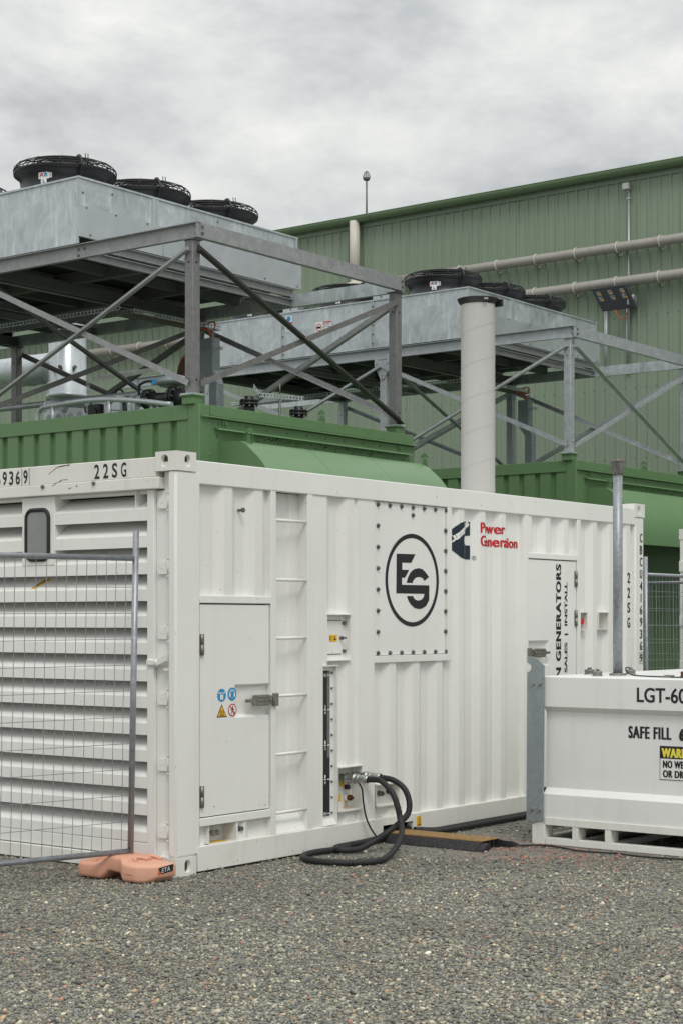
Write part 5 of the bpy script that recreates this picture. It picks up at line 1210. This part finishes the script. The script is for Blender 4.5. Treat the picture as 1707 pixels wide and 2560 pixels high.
# ------------------------------------------------------------------ plant on and behind the first enclosure roof
xd, yd = 8.30, 9.72
o = thing('exhaust_duct', 'shiny galvanised upright duct with flange and fat side branch behind the near green enclosure', 'duct', (xd, yd, 0))
mb = MB(); mb.lathe([(0.235, 0.0), (0.235, 4.52), (0.285, 4.53), (0.298, 4.545), (0.298, 4.575), (0.275, 4.585), (0.275, 4.735), (0.252, 4.745), (0.252, 5.70)], (xd, yd, 0), 40); mb.build('riser', DUCTM, o)
mb = MB(); mb.tube([(xd, yd+0.15, 4.975), (xd, yd+0.9, 4.975), (xd, yd+6.0, 4.975)], 0.205, 28)
for k in range(6): mb.tube([(xd+0.208*math.cos(2*math.pi*i/28), yd+0.7+0.9*k, 4.975+0.208*math.sin(2*math.pi*i/28)) for i in range(28)], 0.008, 5, closed=True)
mb.build('branch', DUCTM, o)
for a in (3.0, 3.6, 4.3): MB().cyl((xd+0.25*math.cos(a), yd+0.25*math.sin(a), 4.92), (xd+0.30*math.cos(a), yd+0.30*math.sin(a), 4.92), 0.025, 10).build('probe', BOLT, o)
o = thing('control_cabinet', 'small grey control cabinet under a sloping white rain roof above the near green roof', 'cabinet', (6.6, 7.1, 3.55))
mb = MB(); mb.box((6.60, 6.75, 3.55), (6.66, 7.50, 4.20)); mb.build('back_plate', GALV2, o)
mb = MB(); mb.prism([(6.42, 4.36), (6.42, 4.40), (6.80, 4.50), (6.80, 4.46)], 'y', 6.66, 7.33); mb.build('rain_roof', WHITE, o)
for y, z, s_ in ((7.40, 4.0, 0.10), (7.25, 3.92, 0.07), (7.05, 4.05, 0.06), (6.88, 4.12, 0.05)): MB().box((6.52, y-s_, z-s_), (6.60, y+s_, z+s_), bev=0.01).cyl((6.52, y, z), (6.50, y, z), s_*0.6, 12).build('instrument', CASE, o)
MB().tube(crom([(6.55, 6.9, 3.6), (6.54, 6.86, 3.9), (6.52, 6.90, 4.18), (6.52, 7.0, 4.24), (6.53, 7.08, 4.15)]), 0.012, 6).build('cable', BLACK, o)
slotted(o, (6.55, 7.52, 3.55), (6.55, 7.52, 4.38), (0, 1, 0), 0.05); slotted(o, (6.55, 6.70, 3.55), (6.55, 6.70, 4.36), (0, 1, 0), 0.03)
pk = thing('pipe_rack', 'bright silver pipes and small tanks crowded low behind the handrail on the near green roof', 'pipework', (5.6, 6.6, 3.55))
for y, r, h in ((6.95, 0.13, 3.98), (6.05, 0.10, 3.92), (5.55, 0.08, 3.86)): 
    m = MB(); m.lathe([(r, 3.54), (r, h), (r*0.85, h+0.03), (0.0, h+0.05)], (5.5, y, 0), 24); m.tube([(5.5+r*1.02*math.cos(2*math.pi*i/24), y+r*1.02*math.sin(2*math.pi*i/24), h-0.10) for i in range(24)], 0.008, 5, closed=True); m.build('vessel', DUCTM, pk)
for y0, y1, z, r in ((4.9, 7.2, 3.66, 0.04), (5.2, 8.6, 3.74, 0.03), (6.0, 9.5, 4.02, 0.035)): MB().tube(crom([(5.75, y0, 3.54), (5.75, y0+0.02, z-0.05), (5.75, y0+0.12, z), (5.75, y1-0.12, z), (5.75, y1-0.02, z-0.05), (5.75, y1, 3.54)], 6), r, 12).build('pipe', DUCTM, pk)
MB().box((5.9, 5.75, 3.54), (5.96, 6.5, 3.86), bev=0.005).build('panel', WHITE, pk)
def flange(mb, c, r, ax, m=0):
    a = {'x': Vector((1,0,0)), 'y': Vector((0,1,0)), 'z': Vector((0,0,1))}[ax]; c = Vector(c)
    mb.cyl(c-a*0.012, c+a*0.012, r, 24, m)
    u, v = (Vector((0,1,0)), Vector((0,0,1))) if ax == 'x' else (Vector((1,0,0)), Vector((0,0,1))) if ax == 'y' else (Vector((1,0,0)), Vector((0,1,0)))
    for i in range(8):
        t_ = 2*math.pi*i/8; q = c + (u*math.cos(t_)+v*math.sin(t_))*r*0.82
        mb.cyl(q-a*0.028, q+a*0.028, 0.010, 6, 1, smooth=False)
o = thing('gas_valve', 'black flanged gas valve train with bright bolts lying on the near green roof', 'valve', (4.8, 4.7, 3.6))
mb = MB(); mb.cyl((4.85, 5.02, 3.79), (4.85, 4.93, 3.79), 0.07, 20, 2); mb.cyl((4.85, 4.90, 3.79), (4.85, 4.52, 3.77), 0.062, 20)
for y in (4.91, 4.87, 4.56, 4.52): flange(mb, (4.85, y, 3.785), 0.105, 'y')
mb.cyl((4.85, 4.48, 3.77), (4.85, 4.30, 3.76), 0.09, 20); flange(mb, (4.85, 4.34, 3.77), 0.11, 'y'); flange(mb, (4.85, 4.28, 3.77), 0.11, 'y')
mb.build('valve_body', [BLACK, CHROME, PLATEG], o)
mb = MB(); mb.lathe([(0.0, 3.90), (0.16, 3.905), (0.20, 3.93), (0.205, 3.955), (0.17, 3.985), (0.05, 4.02), (0.0, 4.02)], (4.95, 4.62, 0), 28); mb.cyl((4.95, 4.62, 3.84), (4.95, 4.62, 3.90), 0.03, 10); mb.build('diaphragm', PLATEG, o)
MB().tube(crom([(4.80, 4.98, 3.82), (4.78, 4.96, 3.92), (4.80, 4.88, 3.96), (4.85, 4.80, 3.96)]), 0.014, 8).box((4.82, 4.76, 3.93), (4.86, 4.84, 3.98), 1).build('actuator_cable', [BLACK, BLUE], o)
MB().cyl((4.85, 4.85, 3.55), (4.85, 4.85, 3.73), 0.035, 10).cyl((4.85, 4.55, 3.55), (4.85, 4.55, 3.73), 0.035, 10).build('support_leg', PLATEG, o)
o = MB().tube(crom([(4.55, 6.20, 3.54), (4.55, 6.20, 3.68), (4.55, 6.15, 3.755), (4.55, 6.0, 3.775), (4.55, 5.4, 3.790), (4.55, 4.85, 3.745), (4.55, 4.3, 3.66)]), 0.026, 10)
for y in (5.97, 5.15): o.cyl((4.55, y, 3.54), (4.55, y, 3.76), 0.022, 10)
o.tube(crom([(4.62, 5.25, 3.54), (4.62, 5.25, 3.70), (4.62, 5.20, 3.77), (4.62, 5.08, 3.79), (4.62, 4.96, 3.74), (4.62, 4.92, 3.54)]), 0.024, 10)
tag(o.build('roof_handrail', GALV2), 'bent grey pipe rail running low along the edge of the near green roof', 'handrail')
o = MB()
for y in (5.80, 6.12):
    o.prism([(y-0.14, 3.54), (y-0.14, 3.69), (y-0.11, 3.745), (y+0.10, 3.77), (y+0.14, 3.70), (y+0.14, 3.54)], 'x', 4.70, 4.708)
    o.prism([(y-0.07+0.055*math.cos(a), 3.64+0.075*math.sin(a)) for a in [2*math.pi*i/14 for i in range(14)]], 'x', 4.697, 4.6985, 1); o.prism([(y+0.07+0.05*math.cos(a), 3.64+0.075*math.sin(a)) for a in [2*math.pi*i/14 for i in range(14)]], 'x', 4.697, 4.6985, 1)
tag(o.build('pipe_bracket', [DUCTM, PLATEG]), 'pale pressed metal bracket with oval holes beside the handrail on the near green roof', 'bracket')
for i, (x, y, h, lab_) in enumerate(((6.10, 4.64, 3.90, 'black flanged valve stub with bolts, left one behind the front brace of the near frame'), (6.88, 4.60, 3.865, 'black flanged valve stub, right one under the slotted tray above the near green roof'))):
    o = thing('flange_valve', lab_, 'valve', (x, y, 3.53), 'valve stubs on the green roof')
    mb = MB(); mb.lathe([(0.06, 3.53), (0.06, 3.69), (0.085, 3.70), (0.085, 3.715), (0.055, 3.72), (0.062, h-0.12), (0.05, h-0.07)], (x, y, 0), 24); flange(mb, (x, y, h-0.055), 0.100, 'z'); flange(mb, (x, y, h-0.02), 0.100, 'z'); mb.cyl((x, y, h-0.02), (x, y, h+0.03), 0.05, 16); mb.build('valve_body', [BLACK, CHROME], o)
o = thing('tray_arm', 'short slotted metal tray arm with a bent end held above the two valve stubs', 'cable tray', (6.6, 4.6, 3.9))
slotted(o, (6.25, 4.62, 3.96), (7.0, 4.62, 3.995), (0, 0, 1), 0.05); slotted(o, (6.25, 4.62, 3.96), (6.15, 4.62, 4.04), (0, 0, 1), 0.05); MB().cyl((6.6, 4.63, 3.98), (6.6, 4.63, 4.12), 0.008, 6).cyl((6.6, 4.63, 3.5), (6.6, 4.63, 3.95), 0.015, 6).build('hanger', BOLT, o)
o = MB().tube(crom([(8.0, 7.30, 3.5), (8.0, 7.33, 4.3), (8.0, 7.34, 4.56), (8.0, 7.28, 4.76), (8.0, 7.12, 4.86), (8.0, 6.9, 4.86)]), 0.085, 16)
for k in range(9): o.tube([(8.0+0.09*math.cos(2*math.pi*i/16), 7.335+0.09*math.sin(2*math.pi*i/16), 4.0+0.07*k) for i in range(16)], 0.012, 5, closed=True)
tag(o.build('rusty_bellows', RUSTY), 'rusty brown corrugated pipe elbow standing left of the main frame column', 'pipe')

# ------------------------------------------------------------------ big green shed
XW, ZW = 20.0, 9.66
sh = thing('warehouse', 'big sage green ribbed steel shed with round gutter in the background', 'shed', (XW, 10, 0))
mb = MB(); prof = []; y = -14.0; PIT = 0.2115
while y < 46:
    prof += [(XW, y), (XW, y+0.150), (XW-0.026, y+0.166), (XW-0.026, y+0.196)]; y += PIT
mb.sheet(prof, 0.0, ZW); mb.build('wall', SHED, sh)
mb = MB(); mb.poly([(XW-0.05, -14, 9.70), (XW+20, -14, 10.6), (XW+20, 46, 10.6), (XW-0.05, 46, 9.70)]); mb.poly([(XW, -14, 0), (XW+20, -14, 0), (XW+20, -14, 10.59), (XW, -14, 9.69)]); mb.build('roof', SHED, sh)
gx, gz = XW-0.14, 9.68
mb = MB(); P = [(gx+0.105*math.cos(a), gz+0.015+0.105*math.sin(a)) for a in [math.pi*(1.0+0.0833*i) for i in range(13)]]
P2 = [(gx+0.112*math.cos(a), gz+0.015+0.112*math.sin(a)) for a in [math.pi*(2.0-0.0833*i) for i in range(13)]]
A = [mb.bm.verts.new((x, -14, z)) for x, z in P+P2]; B = [mb.bm.verts.new((x, 46, z)) for x, z in P+P2]
for i in range(len(A)): mb.face([A[i], A[(i+1) % len(A)], B[(i+1) % len(A)], B[i]], 0, True)
bmesh.ops.recalc_face_normals(mb.bm, faces=mb.bm.faces)
mb.tube([(gx-0.108, -14, gz+0.02), (gx-0.108, 46, gz+0.02)], 0.012, 6)
gut = mb.build('gutter', GUTTER, sh)
for i in range(34):
    y = 1.2 + 1.2*i
    if y > 41: break
    mb = MB(); mb.tube([(gx+0.117*math.cos(a), y, gz+0.015+0.117*math.sin(a)) for a in [math.pi*(1.0+0.1*k) for k in range(11)]] + [(XW-0.01, y, gz-0.06)], 0.008, 5); mb.build('gutter_bracket', GUTTER, gut)
MB().box((XW-0.032, -14, 9.50), (XW-0.028, 46, 9.66)).build('eaves_trim', SHED, sh)

def wall_pipe(z, y0, y1, r, label, clip0, clip_p, clips, extra=None):
    xc = XW-0.18
    o = thing('wall_pipe', label, 'pipe', (xc, 10, z))
    mb = MB(); mb.tube([(xc, y0, z), (xc, 10, z), (xc, y1, z)], r, 24); mb.build('pipe', PVC, o)
    for i in range(clips):
        y = clip0 + clip_p*i
        mb = MB(); mb.tube([(xc+(r+0.008)*math.cos(a), y, z+(r+0.008)*math.sin(a)) for a in [2*math.pi*k/20 for k in range(20)]], 0.014, 6, closed=True); mb.box((xc+r, y-0.02, z-r-0.05), (XW-0.027, y+0.02, z+r+0.02)); mb.build('clip', PVCW, o)
    return o
p1 = wall_pipe(8.295, -6.0, 13.35, 0.088, 'upper faded grey pipe clipped level along the sage green shed wall', 0.0, 0.8505, 16)
p2 = wall_pipe(7.665, -6.0, 30.0, 0.092, 'lower faded grey pipe clipped level along the sage green shed wall', 0.02, 0.8505, 33)
mb = MB(); mb.tube([(XW-0.16, 13.61, 9.62), (XW-0.16, 13.61, 9.0), (XW-0.16, 13.61, 8.40)], 0.105, 24)
mb.build('downpipe', PVCW, p1)
mb = MB(); mb.tube(crom([(XW-0.16, 13.61, 8.55), (XW-0.16, 13.60, 8.42), (XW-0.18, 13.50, 8.32), (XW-0.18, 13.30, 8.295), (XW-0.18, 12.6, 8.295)], 6), 0.107, 24); mb.tube(crom([(XW-0.20, 13.5, 8.30), (XW-0.30, 13.7, 8.26), (XW-0.22, 14.1, 8.22), (XW-0.18, 14.6, 8.22)], 6), 0.100, 24); mb.tube([(XW-0.18, 14.5, 8.22), (XW-0.18, 30, 8.22)], 0.088, 24); mb.build('elbow', PVCW, p1)
# conduit and flood light
cdt = thing('wall_conduit', 'thin pale conduit with a small grey junction box high on the shed wall', 'conduit', (XW-0.05, 7.5, 7))
mb = MB(); mb.cyl((XW-0.05, 7.50, 6.0), (XW-0.05, 7.50, 9.27), 0.016, 10); mb.cyl((XW-0.05, 7.49, 9.27), (XW-0.07, 7.53, 9.35), 0.014, 8); mb.cyl((XW-0.05, 7.54, 6.0), (XW-0.05, 7.54, 7.45), 0.014, 10); mb.cyl((XW-0.05, 7.95, 6.0), (XW-0.05, 7.95, 7.24), 0.016, 10); mb.cyl((XW-0.05, 7.985, 6.0), (XW-0.05, 7.985, 7.24), 0.014, 10)
mb.build('conduit_tube', GALV2, cdt)
for z in (9.17, 7.75): MB().box((XW-0.07, 7.46, z), (XW-0.03, 7.54, z+0.02)).build('clip', GALV2, cdt)
MB().box((XW-0.13, 7.47, 9.34), (XW-0.03, 7.595, 9.455), bev=0.008).build('junction_box', LGREY, cdt)
fl = thing('flood_light', 'dark grey square flood light with six small lamp cells tilted out from the shed wall', 'flood light', (XW-0.4, 7.6, 7.3))
o = Vector((19.52, 8.030, 7.533)); ux = Vector((0.0, -0.680, 0.005)); uy = Vector((0.16, 0.145*-1, -0.395)); nn = ux.cross(uy).normalized()
if nn.x > 0: nn = -nn
mb = MB(); q = [o, o+ux, o+ux+uy, o+uy]; A = [mb.bm.verts.new(p) for p in q]; B = [mb.bm.verts.new(p - nn*0.055) for p in q]
for i in range(4): mb.face([A[i], A[(i+1) % 4], B[(i+1) % 4], B[i]])
mb.face(A); mb.face(B[::-1]); bmesh.ops.recalc_face_normals(mb.bm, faces=mb.bm.faces)
for t_ in (0.04, 0.42, 0.80): 
    P = o+ux*t_+uy*0.90+nn*0.004; mb.bm.verts.ensure_lookup_table(); mb.bar(P+uy*0.03, P+ux*0.15+uy*0.03, uy, nn, 0.014, 0.010)
hs = mb.build('housing', CASE, fl)
for u0 in (0.08, 0.42, 0.77):
    for v0 in (0.12, 0.36):
        mb = MB(); P = o+ux*u0+uy*v0+nn*0.003; mb.poly([P, P+ux*0.13, P+ux*0.13+uy*0.20, P+uy*0.20]); P2_ = P+ux*0.085+uy*0.11+nn*0.002; mb.poly([P2_, P2_+ux*0.045, P2_+ux*0.045+uy*0.08, P2_+uy*0.08], 1); mb.build('lamp_cell', [LED, AMBER], hs)
mb = MB(); mb.box((19.62, 7.33, 7.20), (XW-0.028, 7.36, 7.40)); mb.cyl((19.72, 7.40, 7.32), (19.72, 7.25, 7.32), 0.07, 14); mb.bar((19.70, 7.32, 7.30), (XW-0.03, 7.45, 7.35), (0, 0, 1), (0, 1, 0), 0.05, 0.02); mb.build('bracket', PLATEG, fl)
MB().tube(crom([(19.62, 7.60, 7.13), (19.65, 7.55, 7.02), (19.75, 7.50, 6.98), (19.85, 7.50, 7.06), (19.92, 7.50, 7.16)]), 0.009, 6).build('cable', ORANGE, fl)
MY = 13.505
ms = thing('roof_mast', 'thin grey mast with an egg shaped wire bulb on the shed roof against the sky', 'mast', (20.1, MY, 9.7))
mb = MB(); mb.cyl((20.1, MY, 9.66), (20.1, MY, 10.45), 0.019, 10); mb.cyl((20.1, MY, 10.45), (20.1, MY, 10.66), 0.007, 8); mb.build('pole', STEEL_D, ms)
mb = MB(); 
egg = [(0.0, 0.0), (0.035, 0.004), (0.062, 0.025), (0.075, 0.065), (0.072, 0.105), (0.052, 0.155), (0.026, 0.19), (0.0, 0.202)]
for k in range(6):
    a = math.pi*k/6
    mb.tube([(20.1+r_*math.cos(a), MY+r_*math.sin(a), 10.47+z) for r_, z in egg] + [(20.1-r_*math.cos(a), MY-r_*math.sin(a), 10.47+z) for r_, z in egg[::-1]], 0.0045, 5)
mb.lathe([(0.0, 10.47), (0.035, 10.474), (0.062, 10.495), (0.073, 10.53)], (20.1, MY, 0), 20); mb.build('wire_bulb', STEEL_D, ms)
